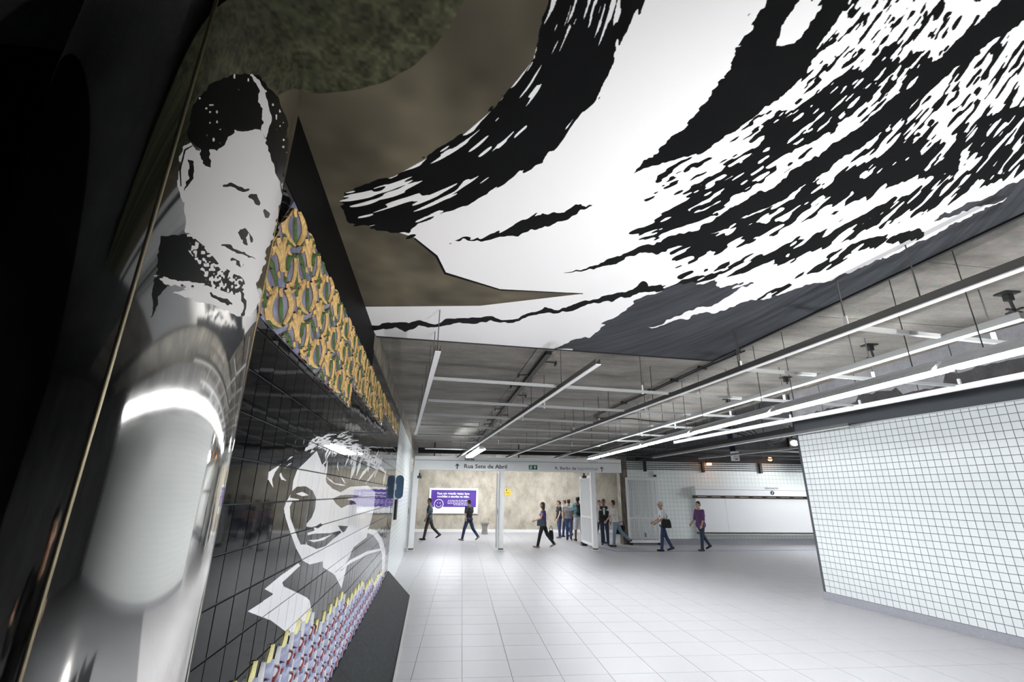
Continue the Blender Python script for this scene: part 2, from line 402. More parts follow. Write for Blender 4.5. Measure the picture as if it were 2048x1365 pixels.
# ------------------------------------------------------------------ structure: ceiling of board-marked concrete panels
ceil = tag(xbox('ceiling', -6, 5.86, -8, 26.5, 3.728, 4.3, M['conc_dark']), kind='structure')
AC = math.radians(3.4); cx_ = np.array([math.cos(AC), math.sin(AC), 0]); cy_ = np.array([-cx_[1], cx_[0], 0])
PW, PL = 1.22, 2.44
for j in range(-7, 23):
    for i in range(-2, 4):
        off = (0.61 if j % 2 else 0.0) * 0
        c = cx_ * ((i + .5) * PL - 1.2 + off) + cy_ * ((j + .5) * PW + 0.35)
        x0, x1 = c[0] - PL / 2, c[0] + PL / 2
        if x1 > 5.95 or x0 < -6: 
            if x0 > 5.6 or x1 < -1.2: continue
        y = c[1]
        if y > 26 or y < -7: continue
        if y < 4.2 and i < 1: continue             # hidden above the painted panel
        if x0 < -3.7: continue
        w = PL - 0.012
        if x1 > 5.86: w = min(w, 2 * (5.85 - c[0]))
        if w < 0.3: continue
        MB().box((c[0], c[1], 3.732 + random.uniform(-.002, .002) - 0.0), (w, PW - 0.012, 0.024), AC).build('ceiling_panel', M['conc_ceiling'], ceil)
tag(xbox('trim_2', 5.80, 5.88, -8, 20, 3.70, 4.25, M['conc_left']), kind='structure')        # slab edge towards the recess
hi = tag(xbox('ceiling_recess', 5.88, 26, -8, 28, 4.25, 4.4, M['conc_dark']), kind='structure')
tag(xbox('trim_3', -1.9, 5.86, 20.2, 20.5, 3.5, 3.73, M['black_metal']), kind='structure')   # dark downstand beam beyond the sign
# ------------------------------------------------------------------ painted ceiling panel (black brush marks on white)
x0m, x1m, y0m, y1m = -1.35, 4.05, 0.6, 5.85
MW, MH = 2400, 2340
gx = np.linspace(x0m, x1m, MW, dtype=np.float32); gy = np.linspace(y0m, y1m, MH, dtype=np.float32)
X, Y = np.meshgrid(gx, gy)
def proj_grid(X, Y, Z):
    dz = Z - 1.9
    a = R[0, 0] * X + R[1, 0] * Y + R[2, 0] * dz; b = R[0, 1] * X + R[1, 1] * Y + R[2, 1] * dz; c = R[0, 2] * X + R[1, 2] * Y + R[2, 2] * dz
    c = np.minimum(c, -0.05)
    return (CX + F * a / -c).astype(np.float32), (CY - F * b / -c).astype(np.float32)
U, V = proj_grid(X, Y, 3.62)
U = np.clip(U, -3000, 5000); V = np.clip(V, -4000, 3000)
rB = np.hypot(U - 880, V + 640); tB = np.arctan2(V + 640, U - 880)
rA = np.hypot(U - 600, V + 150); tA = np.arctan2(V + 150, U - 600)
nB = 0.62 * vnoise(rB / 6.5, tB * 34, 1) + 0.38 * vnoise(rB / 3.6, tB * 75, 2)     # streaks that follow the strokes
nA = 0.65 * vnoise(rA / 6.5, tA * 8, 3) + 0.35 * vnoise(rA / 3.6, tA * 18, 4)
w1 = vnoise(U / 28, V / 28, 5) - .5; w2 = vnoise(U / 9, V / 9, 6) - .5
Uw = U + 10 * w1 + 5 * w2; Vw = V + 10 * (vnoise(U / 28, V / 28, 7) - .5) + 5 * (vnoise(U / 9, V / 9, 8) - .5)
img = np.empty((MH, MW, 3), np.float32); img[:] = (0.955, 0.955, 0.96)
K = np.array((0.015, 0.015, 0.018), np.float32); SL = np.array((0.235, 0.245, 0.262), np.float32)
BZ = np.array((0.37, 0.345, 0.29), np.float32)
mott = 0.75 + 0.5 * (0.6 * vnoise(X * 3, Y * 3, 11) + 0.4 * vnoise(X * 9, Y * 9, 12))
# bronze ground on the left
bz = inpoly(U, V, [(1130, -700), (1098, 0), (1066, 120), (990, 215), (905, 288), (790, 352), (690, 388), (690, 430), (830, 476), (873, 512), (890, 548), (1000, 580), (1165, 588), (960, 612), (735, 614), (300, 614), (-2500, -300), (-2500, -3000), (900, -3000)])
bz |= (X < 0.05) & (Y < 1.3)
img[bz] = BZ * mott[bz][:, None]
# dark rough disc around the column head
disc = np.hypot(X + 0.80, Y - 0.95) < 0.785 + 0.01 * (vnoise(X * 14, Y * 14, 13) - .5)
img[disc] = np.array((0.29, 0.295, 0.225), np.float32) * (0.55 + 0.9 * (0.5 * vnoise(X * 18, Y * 18, 14) + 0.5 * vnoise(X * 60, Y * 60, 15)))[disc][:, None]
dk = (X < 0.9 - 0.3 * Y) & (Y < 0.35)
img[dk] = K * 2
# the black crescent, fringed with dry-brush streaks
cr = inpoly(Uw + 12 * (nA - .5), Vw + 26 * (nA - .5), [(1275, -500), (1290, 0), (1232, 100), (1215, 170), (1150, 255), (1085, 318), (990, 372), (930, 408), (852, 436), (820, 470), (760, 462), (700, 445), (680, 410), (690, 388), (790, 350), (905, 286), (990, 212), (1066, 118), (1098, 0), (1090, -500)])
wt = np.zeros_like(U)
for cx_p, cy_p, sx, sy, k in ((1160, 20, 90, 90, .42), (820, 390, 130, 35, .48), (735, 405, 60, 45, .40), (1190, 250, 40, 90, .22), (980, 300, 130, 60, .26), (1060, 150, 30, 90, .34), (1010, 370, 130, 30, .26)):
    wt = np.maximum(wt, k * np.exp(-((U - cx_p) / sx) ** 2 - ((V - cy_p) / sy) ** 2))
cr_w = cr & (nA > 0.93 - wt)
img[cr & ~cr_w] = K; img[cr_w] = (0.95, 0.95, 0.95)
white = ~(bz | disc | dk | cr)
# black dry-brush field on the right
D = np.zeros_like(U)
def stroke(pts, soft, k):
    d = segd(U, V, pts); np.maximum(D, k * np.exp(-(np.maximum(d, 0) / soft) ** 2), out=D)
stroke([(1290, 468, 2), (1350, 442, 6), (1480, 352, 16), (1600, 250, 30), (1700, 185, 26), (1850, 120, 8)], 26, .66)
stroke([(1340, 350, 8), (1480, 270, 30), (1640, 150, 60), (1800, 40, 70), (1900, -60, 80)], 34, .40)
stroke([(1300, 400, 2), (1340, 385, 14), (1400, 350, 20)], 16, .42)
stroke([(1355, 512, 1), (1500, 458, 8), (1650, 388, 18), (1800, 330, 26), (2080, 250, 34)], 22, .66)
stroke([(1600, 330, 8), (1750, 260, 40), (1900, 170, 60), (2080, 80, 80)], 40, .44)
stroke([(1280, 582, 1), (1500, 530, 6), (1660, 478, 8), (1800, 420, 16), (2080, 290, 26)], 14, .62)
stroke([(1520, 600, 1), (1650, 525, 5), (1720, 490, 5), (1840, 470, 3)], 9, .60)
stroke([(1850, 150, 6), (2000, 60, 20), (2100, -20, 30)], 40, .42)
stroke([(1470, -300, 60), (1700, -200, 160), (1900, -300, 200)], 100, .5)
fr = inpoly(Uw + 20 * (nB - .5), Vw - 10 * (nB - .5), [(1262, 348), (1300, 312), (1372, 250), (1440, 165), (1492, 66), (1545, -8), (1600, -400), (1900, -400), (1715, -20), (1648, 80), (1608, 150), (1560, 196), (1475, 262), (1402, 300), (1330, 322)])
fr &= ~inpoly(Uw, Vw, [(1552, 92), (1570, 40), (1612, -20), (1660, -40), (1640, 20), (1590, 88)])
solid = segd(Uw, Vw, [(1130, 548, .6), (1250, 514, 5), (1400, 470, 12), (1550, 388, 17), (1700, 288, 19), (1800, 214, 16), (1900, 122, 19), (1990, 50, 26), (2080, -20, 34), (2300, -200, 40)]) < 0
line = segd(Uw, Vw + 6 * w1, [(700, 657, 4.5), (800, 654, 5.5), (900, 648, 5), (1050, 634, 3.2), (1200, 604, 5), (1290, 574, 7)]) < 3 * w1
small = segd(Uw, Vw + 8 * (nA - .5), [(893, 485, .5), (960, 475, 4), (1040, 459, 10), (1110, 436, 12), (1182, 412, 3)]) < 9 * (nA - .5)
edge = segd(U, V, [(830, 478, 1.5), (873, 513, 2.2), (890, 547, 2.2), (1000, 580, 1.2), (1165, 588, .8)]) < 0
kk = (white & ((nB < D - 0.02) | fr | solid | small)) | line | (edge & ~cr)
img[kk] = K
# slate ground along the far right edge
sl = inpoly(Uw + 60 * (nB - .5), Vw - 22 * (nB - .5), [(1130, 690), (1185, 668), (1240, 622), (1300, 588), (1382, 562), (1492, 573), (1440, 600), (1380, 626), (1280, 660), (1500, 606), (1700, 546), (1850, 480), (2080, 362), (2500, 150), (2500, 400), (1425, 800), (1130, 760)])
sl |= inpoly(Uw, Vw, [(1868, 444), (1890, 428), (2060, 352), (2060, 382)])
img[sl] = SL * (0.82 + 0.36 * vnoise(rB / 3, tB * 20, 21))[sl][:, None]
mural_img = make_image('ceiling_painting', img)
m = mat('painted_ceiling_panel', (1, 1, 1), 0.6, spec=0.12, raw=True); ntm = m.node_tree; bs = ntm.nodes['Principled BSDF']
g = ntm.nodes.new('ShaderNodeNewGeometry'); mp = ntm.nodes.new('ShaderNodeMapping'); mp.vector_type = 'POINT'
mp.inputs['Scale'].default_value = (1 / (x1m - x0m), 1 / (y1m - y0m), 1); mp.inputs['Location'].default_value = (-x0m / (x1m - x0m), -y0m / (y1m - y0m), 0)
ti = ntm.nodes.new('ShaderNodeTexImage'); ti.image = mural_img; ti.interpolation = 'Cubic'; ti.extension = 'EXTEND'
ntm.links.new(g.outputs['Position'], mp.inputs['Vector']); ntm.links.new(mp.outputs[0], ti.inputs['Vector']); ntm.links.new(ti.outputs['Color'], bs.inputs['Base Color'])
del X, Y, U, V, rA, rB, tA, tB, nA, nB, img, D, Uw, Vw
c1, c2 = atz(746, 672, 3.62), atz(1425, 722, 3.62); ed = (atz(2048, 425, 3.62) - c2); ed /= np.linalg.norm(ed)
c3 = c2 + ed * 7.4; c4 = LW(-2.0, 3.62, 0.0)
c1 = LW(5.28, 3.62, 0.004); c4[2] = 3.62; c3[2] = 3.62
cp = thing('painted_ceiling_panel', (1.2, 2.4, 3.62), 'broad ceiling panel painted with black dry-brush marks on white, bronze at its left side', 'mural')
MB().prism([(p[0], p[1]) for p in (c4, c3, c2, c1)], (0, 0, 3.62), (1, 0, 0), (0, 1, 0), (0, 0, 0.03)).build('painted_sheet', m, cp)
tr = MB(); tr.bar(c2 + [0, 0, .012], c1 + [0, 0, .012], 0.022, 0.045); tr.build('front_edge_strip', M['black_metal'], cp)
t2 = MB(); t2.bar(c3 + [0.012, 0, .01], c2 + [0.012, 0, .01], 0.03, 0.05); t2.build('side_edge_strip', M['black_metal'], cp)
t3 = MB(); t3.bar(c3 + [0.055, 0, .04], c2 + [0.055, 0, .04], 0.035, 0.045); t3.build('side_rail', M['rail'], cp)

# ------------------------------------------------------------------ steel column with a printed portrait
CC = np.array([-1.10, 1.54]); CR = 0.36; CH = 3.62
pw, ph = 1400, 1500; za, zb = 1.9, 3.55; pa, pb = math.radians(-75), math.radians(75)
PHI, Z = np.meshgrid(np.linspace(pa, pb, pw, dtype=np.float32), np.linspace(za, zb, ph, dtype=np.float32))
Xc = CC[0] + CR * np.cos(PHI + math.radians(-54.6)); Yc = CC[1] + CR * np.sin(PHI + math.radians(-54.6))
U, V = proj_grid(Xc, Yc, Z)
n1 = vnoise(U / 7, V / 7, 31); n2 = vnoise(U / 22, V / 22, 32); n3 = vnoise(U / 4, V / 4, 33)
Uw = U + 8 * (n2 - .5) + 5 * (n1 - .5); Vw = V + 8 * (vnoise(U / 22, V / 22, 34) - .5) + 5 * (vnoise(U / 7, V / 7, 35) - .5)
wmask = inpoly(Uw, Vw, [(400, 300), (470, 262), (520, 258), (530, 275), (552, 330), (566, 380), (555, 440), (530, 520), (512, 570), (520, 600), (505, 637), (470, 632), (430, 612), (345, 588), (395, 578), (420, 575), (400, 540), (375, 490), (368, 440), (370, 380)])
wmask |= inpoly(Uw, Vw, [(356, 330), (368, 288), (382, 283), (402, 312), (404, 345), (392, 370), (378, 402), (365, 404), (355, 375)])
neckw = inpoly(Uw, Vw, [(305, 548), (330, 556), (420, 575), (400, 590), (330, 570)]) & (n1 > .35); wmask |= neckw
hair = inpoly(Uw, Vw, [(400, 300), (372, 270), (385, 215), (420, 170), (465, 147), (510, 148), (550, 185), (578, 240), (575, 320), (566, 370), (548, 330), (532, 275), (520, 262), (470, 262), (448, 290), (420, 305), (418, 335), (404, 330)])
part = segd(Uw, Vw, [(505, 150, 2), (525, 185, 8), (535, 230, 8), (528, 270, 5)]) < 5 * (n1 - .5)
shine = hair & (((n1 > .80) & (segd(U, V, [(415, 190, 18), (425, 250, 18), (430, 280, 12)]) < 0)) | ((n1 > .8) & (segd(U, V, [(470, 160, 12), (510, 180, 18), (555, 230, 10), (572, 300, 6)]) < 0)))
bl_ = segd(Uw, Vw, [(448, 372, 1.5), (470, 374, 4), (490, 380, 5)]) < 0           # brow and eye
bl_ |= segd(Uw, Vw, [(498, 392, 2), (508, 395, 5), (515, 405, 3)]) < 1
bl_ |= segd(Uw, Vw, [(528, 420, 3), (536, 430, 5)]) < 1
bl_ |= (segd(U, V, [(480, 455, 6), (495, 480, 9)]) < 2) & (n1 > .45)              # nose shade
bl_ |= segd(Uw, Vw, [(448, 490, 1.5), (475, 500, 3.5), (508, 518, 1)]) < 0         # mouth
bl_ |= (segd(U, V, [(465, 520, 4), (482, 530, 5)]) < 0) & (n1 > .45)
bl_ |= (segd(U, V, [(372, 480, 4), (395, 510, 12), (425, 550, 14), (470, 570, 10)]) < 10) & (n3 * .5 + n1 * .5 > .47)   # stubble
bl_ |= segd(Uw, Vw, [(372, 380, 1), (384, 355, 5), (380, 330, 6), (374, 320, 2)]) < 0     # ear shadow
bl_ |= segd(U, V, [(362, 372, 1.2), (360, 340, 1.6), (370, 300, 1.6), (384, 292, 1)]) < 0
bl_ |= segd(Uw, Vw, [(484, 575, 2), (488, 600, 4), (486, 632, 2)]) < 0             # tie and collar line
bl_ |= segd(Uw, Vw, [(425, 590, 3), (445, 600, 4), (460, 612, 2)]) < 0
col_l = inpoly(Uw, Vw, [(300, 640), (320, 470), (372, 470), (380, 500), (405, 545), (425, 580), (330, 572)])
white_p = (wmask & ~hair & ~bl_) | (hair & (part | shine))
black_p = (hair & ~part & ~shine) | (wmask & bl_) | (col_l & ~wmask)
im = np.zeros((ph, pw, 3), np.float32); im[..., 0] = white_p; im[..., 1] = black_p
col_img = make_image('column_print', im, True)
ms = mat('polished_steel_with_print', (0.78, 0.76, 0.72), 0.06, 1.0); nts = ms.node_tree; b0 = nts.nodes['Principled BSDF']
uvn = nts.nodes.new('ShaderNodeUVMap'); uvn.uv_map = 'wrap'
tx = nts.nodes.new('ShaderNodeTexImage'); tx.image = col_img; tx.extension = 'CLIP'; nts.links.new(uvn.outputs[0], tx.inputs['Vector'])
sp = nts.nodes.new('ShaderNodeSeparateColor'); nts.links.new(tx.outputs['Color'], sp.inputs[0])
bw = nts.nodes.new('ShaderNodeBsdfPrincipled'); bw.inputs['Base Color'].default_value = (0.87, 0.84, 0.82, 1); bw.inputs['Roughness'].default_value = 0.35
bk = nts.nodes.new('ShaderNodeBsdfPrincipled'); bk.inputs['Base Color'].default_value = (0.006, 0.006, 0.006, 1); bk.inputs['Roughness'].default_value = 0.3
mx1 = nts.nodes.new('ShaderNodeMixShader'); mx2 = nts.nodes.new('ShaderNodeMixShader'); out = nts.nodes['Material Output']
nts.links.new(sp.outputs[0], mx1.inputs[0]); nts.links.new(b0.outputs[0], mx1.inputs[1]); nts.links.new(bw.outputs[0], mx1.inputs[2])
nts.links.new(sp.outputs[1], mx2.inputs[0]); nts.links.new(mx1.outputs[0], mx2.inputs[1]); nts.links.new(bk.outputs[0], mx2.inputs[2]); nts.links.new(mx2.outputs[0], out.inputs['Surface'])
colm = thing('steel_column', (CC[0], CC[1], 0), 'tall round polished steel column with a black and white portrait print', 'column')
NS = 192; vs = []; uvs = []; fs = []
for k, z in enumerate((0.0, 1.9, 3.62)):
    for i in range(NS + 1):
        a = 2 * PI * i / NS; vs.append((CR * math.cos(a), CR * math.sin(a), z))
me = bpy.data.meshes.new('shaft'); n = NS + 1
fs = [(k * n + i, k * n + i + 1, (k + 1) * n + i + 1, (k + 1) * n + i) for k in range(2) for i in range(NS)]
me.from_pydata(vs, [], fs); uvl = me.uv_layers.new(name='wrap')
for lp in me.loops:
    i = lp.vertex_index % n; z = vs[lp.vertex_index][2]; a = 2 * PI * i / NS
    dphi = a - math.radians(-54.6)
    while dphi > PI: dphi -= 2 * PI
    poly_fix = dphi
    uvl.data[lp.index].uv = ((poly_fix - pa) / (pb - pa), (z - za) / (zb - za))
# the wrap-around column of faces at the back gets a uv well outside the print
for p in me.polygons:
    us = [uvl.data[l].uv[0] for l in p.loop_indices]
    if max(us) - min(us) > 0.5:
        for l in p.loop_indices: uvl.data[l].uv = (5, 5)
me.polygons.foreach_set('use_smooth', [True] * len(me.polygons)); me.materials.append(ms); me.update()
o = bpy.data.objects.new('shaft', me); COL.objects.link(o); o.parent = colm
sm = MB()
for (uu, vv) in ((300, 460),):
    d = ray(uu, vv); dd = d[:2] / np.linalg.norm(d[:2]); b_ = np.dot(CC, dd); per = np.linalg.norm(CC - dd * b_); t = b_ - math.sqrt(CR * CR - per * per)
    q = dd * t
    sm.tube((q[0], q[1], 0.02), (q[0], q[1], 3.6), 0.006, n=8)
    q2 = CC - (q - CC)
    sm.tube((q2[0], q2[1], 0.02), (q2[0], q2[1], 3.6), 0.006, n=8)
M['steel_plain'] = mat('steel_seam', (0.30, 0.25, 0.17), 0.4, 1.0)
sm.build('seam', M['steel_plain'], colm)
cb = MB()
for i in range(48):
    a0, a1 = 2 * PI * i / 48, 2 * PI * (i + 1) / 48
    cb.hexa([(CC[0] + r * math.cos(a), CC[1] + r * math.sin(a), z) for z in (0, .1) for r, a in ((CR, a0), (CR + .012, a0), (CR + .012, a1), (CR, a1))])
cb.build('foot_ring', M['steel_plain'], colm)
# ------------------------------------------------------------------ tiled artwork on the left wall
TM = 0.1703; tz0 = 0.489; ts0 = 2.033 - TM; S_END = 10.3
sa, sb, zA, zB = 1.7, 10.3, 0.40, 2.75; iw, ih = 3400, 950
Sg, Zg = np.meshgrid(np.linspace(sa, sb, iw, dtype=np.float32), np.linspace(zA, zB, ih, dtype=np.float32))
U, V = proj_grid(OL[0] + DL[0] * Sg, OL[1] + DL[1] * Sg, Zg)
W = np.zeros(U.shape, bool)
def on(p): W[inpoly(U, V, p)] = True
def off(p): W[inpoly(U, V, p)] = False
def onl(p): W[segd(U, V, p) < 0] = True
def offl(p): W[segd(U, V, p) < 0] = False
# face, lit cheek and forehead
on([(632, 902), (640, 922), (643, 930), (652, 920), (648, 945), (652, 966), (664, 978), (680, 985), (700, 974), (735, 972), (750, 985), (747, 1020), (738, 1055), (716, 1084), (690, 1106), (655, 1121), (618, 1130), (604, 1122), (590, 1096), (577, 1060), (569, 1034), (566, 1018), (571, 1004), (582, 985), (585, 962), (593, 940), (612, 922)])
off([(581, 984), (592, 974), (610, 973), (624, 982), (631, 998), (629, 1018), (622, 1036), (612, 1048), (611, 1054), (626, 1056), (628, 1062), (614, 1066), (613, 1078), (610, 1090), (600, 1090), (592, 1072), (585, 1052), (579, 1036), (578, 1014), (584, 1003), (598, 1003), (596, 999), (578, 996)])
on([(590, 988), (603, 984), (616, 991), (603, 993)])
off([(628, 1055), (640, 1047), (645, 1051), (634, 1058)])
off([(664, 998), (680, 991), (702, 990), (724, 993), (704, 996), (692, 999), (708, 1003), (712, 1009), (694, 1011), (682, 1017), (672, 1009)])
off([(611, 1072), (628, 1068), (660, 1067), (679, 1062), (682, 1066), (664, 1080), (650, 1093), (632, 1099), (612, 1090)])
on([(614, 1081), (634, 1080), (664, 1069), (646, 1081), (626, 1085)])
off([(675, 1052), (695, 1053), (690, 1062), (685, 1066), (680, 1060)])
# dark fringe across the forehead, pale locks in it
off([(646, 930), (655, 945), (664, 965), (680, 978), (700, 972), (712, 968), (738, 966), (760, 950), (770, 930), (752, 918), (690, 915), (660, 918)])
rr = random.Random(11)
for x0, y0, x1, y1, w in ((648, 968, 654, 922, 2.2), (652, 955, 668, 968, 1.5), (668, 968, 690, 972, 1.6), (682, 955, 690, 968, 1.4), (700, 960, 712, 920, 4), (712, 952, 722, 916, 3), (716, 962, 740, 930, 3), (735, 945, 738, 918, 2.5), (730, 968, 752, 940, 2), (748, 955, 756, 930, 1.4), (675, 925, 676, 942, .9)):
    onl([(x0, y0, .5), ((x0 + x1) / 2 + rr.uniform(-2, 2), (y0 + y1) / 2, w), (x1, y1, .5)])
# tousled crown: many short tapering locks following the head
for k in range(80):
    t = rr.uniform(0, 1); bx = 606 + t * 150; by = 893 - 24 * math.sin(PI * min(1, t * 1.15)) + t * t * 22 + rr.uniform(-3, 22)
    ang = math.radians(-38 + 62 * t + rr.uniform(-14, 14)); L = rr.uniform(9, 26) * (0.8 if t < .2 else 1)
    dx, dy = math.cos(ang) * L, math.sin(ang) * L
    onl([(bx, by, .4), (bx + dx * .5, by + dy * .5 - 1.5, rr.uniform(1.3, 2.9)), (bx + dx, by + dy, .5)])
for k in range(34):
    bx = rr.uniform(655, 765); by = rr.uniform(886, 905) + (bx - 655) * .12; onl([(bx, by, .5), (bx - rr.uniform(2, 7), by + rr.uniform(7, 17), 1.3), (bx - rr.uniform(4, 10), by + rr.uniform(14, 22), .3)])
on([(561, 928), (548, 936), (535, 945), (534, 958), (545, 977), (542, 960), (548, 945)]); on([(560, 945), (564, 955), (571, 962), (561, 960), (557, 950)])
on([(567, 938), (576, 928), (583, 926), (575, 931), (570, 936)]); on([(572, 922), (578, 915), (586, 912), (580, 917)])
onl([(772, 940, .4), (768, 958, 1.6), (766, 975, .4)])
# neck, collar and jacket
on([(644, 1122), (690, 1098), (722, 1064), (736, 1058), (733, 1075), (706, 1096), (696, 1120), (682, 1178), (668, 1150), (645, 1136)])
off([(668, 1146), (690, 1128), (710, 1102), (716, 1098), (700, 1126), (682, 1142)])
onl([(667, 1150, 1), (700, 1124, 3), (735, 1106, 3), (768, 1098, 2)])
on([(595, 1127), (599, 1132), (563, 1166), (566, 1174), (592, 1186), (612, 1196), (618, 1202), (622, 1222), (628, 1262), (612, 1285), (585, 1285), (572, 1266), (540, 1242), (493, 1224), (522, 1205), (545, 1189), (527, 1179), (560, 1152)])
on([(738, 1058), (752, 1062), (764, 1078), (771, 1104), (768, 1155), (763, 1155), (764, 1112), (757, 1086), (746, 1071), (732, 1066)])
Wi = np.zeros((ih, iw, 3), np.float32); Wi[W] = 1
face_img = make_image('wall_portrait', Wi, True)
mt = mat('black_glazed_tile', (0.008, 0.008, 0.010), 0.05, spec=0.14, bump=0.04, bscale=5); nm = mt.node_tree; bb_ = nm.nodes['Principled BSDF']
ge = nm.nodes.new('ShaderNodeNewGeometry'); dp = nm.nodes.new('ShaderNodeVectorMath'); dp.operation = 'DOT_PRODUCT'; dp.inputs[1].default_value = tuple(DL)
sx = nm.nodes.new('ShaderNodeSeparateXYZ'); cmb = nm.nodes.new('ShaderNodeCombineXYZ')
def mrange(src, a, b):
    q = nm.nodes.new('ShaderNodeMapRange'); q.clamp = False; q.inputs[1].default_value = a; q.inputs[2].default_value = b
    nm.links.new(src, q.inputs[0]); return q.outputs[0]
nm.links.new(ge.outputs['Position'], dp.inputs[0]); nm.links.new(ge.outputs['Position'], sx.inputs[0])
o_s = float(np.dot(OL, DL))
nm.links.new(mrange(dp.outputs['Value'], o_s + sa, o_s + sb), cmb.inputs[0]); nm.links.new(mrange(sx.outputs[2], zA, zB), cmb.inputs[1])
ti2 = nm.nodes.new('ShaderNodeTexImage'); ti2.image = face_img; ti2.extension = 'CLIP'; nm.links.new(cmb.outputs[0], ti2.inputs['Vector'])
mxc = nm.nodes.new('ShaderNodeMix'); mxc.data_type = 'RGBA'; mxc.inputs[6].default_value = (0.005, 0.005, 0.006, 1); mxc.inputs[7].default_value = (0.87, 0.86, 0.87, 1)
nm.links.new(ti2.outputs['Color'], mxc.inputs[0]); nm.links.new(mxc.outputs[2], bb_.inputs['Base Color'])
del Sg, Zg, U, V, W, Wi

art = thing('tile_artwork', LW(1.7, 0), 'long black glazed tile panel with white portrait, yellow lily band above, blue petals below', 'tile panel')
def band_low(s): return 2.58 if s < 4.12 else (2.78 if s < 6.70 else 2.98)
def in_band(s, z): return z > band_low(s) and z < 3.23 and s > 2.07 - (3.24 - z) * 0.62 and s < 9.72
def petal_top(s): return 1.10 - 0.118 * max(0, math.floor((s - 3.72) / 1.27) + 1) if s > 2.4 else 1.10
bq, bme = tile_mesh('tile', TM - .0045, TM - .0045, mt, 0.004, 0.002)
cand = []
for i in range(51):
    s = ts0 + TM * (i + .5)
    if s + TM / 2 > S_END + .02: break
    for k in range(-1, 19):
        z = tz0 + TM * (k + .5)
        if s > 5.3 and z > 3.45: continue
        if s < 5.25 and z > 3.25: continue
        if in_band(s, z + .05) and in_band(s, z - .05) and in_band(s + .06, z) and in_band(s - .06, z): continue
        p = LW(s, z); u, v = proj(p)
        fr = 200 < u and v < 1400 and s > 1.8 and z < 3.3
        cand.append((0 if fr else 1, s, z))
cand.sort(); nb = 0; bst = MB()
for pr, s, z in cand:
    p = LW(s, z, 0.0)
    if pr == 0 and nb < 300:
        inst('tile', bme, art, p, (random.uniform(-.006, .006), 0, ANG_L + random.uniform(-.006, .006))); nb += 1
    else:
        j1, j2 = random.uniform(-.006, .006), random.uniform(-.006, .006)
        bst.add([tuple(p + DL * a + NL * (-b + a * j1 + c * j2) + np.array([0, 0, c])) for a, b, c in bq.v], bq.f)
tag(bst.build('tile_field', mt, art), kind='stuff')
MB().prism([(1.75, 0.4), (S_END, 0.4), (S_END, 3.42), (5.3, 3.43), (5.3, 3.615), (1.75, 3.615)], LW(0, 0, -0.001), DL, (0, 0, 1), -0.02 * NL).build('grout_bed', M['grout_dark'], art)

MB().prism([(1.75, 3.245), (5.27, 3.245), (5.27, 3.615), (1.75, 3.615)], LW(0, 0, 0.0), DL, (0, 0, 1), 0.004 * NL).build('black_fascia', M['black_wall'], art)
# --- lily band: blue glazed tiles carrying relief lilies
M['lily_blue'] = mat('blue_grey_glaze', (0.24, 0.25, 0.38), 0.25, var=0.35, vscale=14)
M['lily_yellow'] = mat('ochre_glaze', (0.74, 0.48, 0.175), 0.25, var=0.42, vscale=22, stretch=(3, 3, 1))
M['lily_brown'] = mat('brown_glaze_line', (0.10, 0.045, 0.015), 0.3)
M['lily_green'] = mat('green_glaze', (0.06, 0.14, 0.03), 0.25, var=0.4, vscale=25)
BTW, BTH = 0.185, 0.2
lt = {}
k = 0
for row, (z0, z1, s1) in enumerate(((2.98, 3.23, 9.72), (2.78, 2.98, 6.70), (2.58, 2.78, 4.12))):
    s = 1.55
    while s < s1 - 0.02:
        e = min(s + BTW, s1); lo = 2.07 - (3.24 - z0) * 0.62; hi_ = 2.07 - (3.24 - z1) * 0.62
        if e > lo:
            a0, a1 = max(s, lo), max(s, hi_)
            poly = [(a0 + .001, z0 + .001), (e - .001, z0 + .001), (e - .001, z1 - .001), (min(a1, e - .002) + .001, z1 - .001)]
            if a1 >= e and a0 < e: poly = [(a0 + .001, z0 + .001), (e - .001, z0 + .001), (e - .001, z0 + (e - lo) / 0.62)]
            MB().prism(poly, LW(0, 0, 0), DL, (0, 0, 1), 0.007 * NL).build('lily_tile', M['lily_blue'], art, loc=LW((s + e) / 2, (z0 + z1) / 2))
        s = e
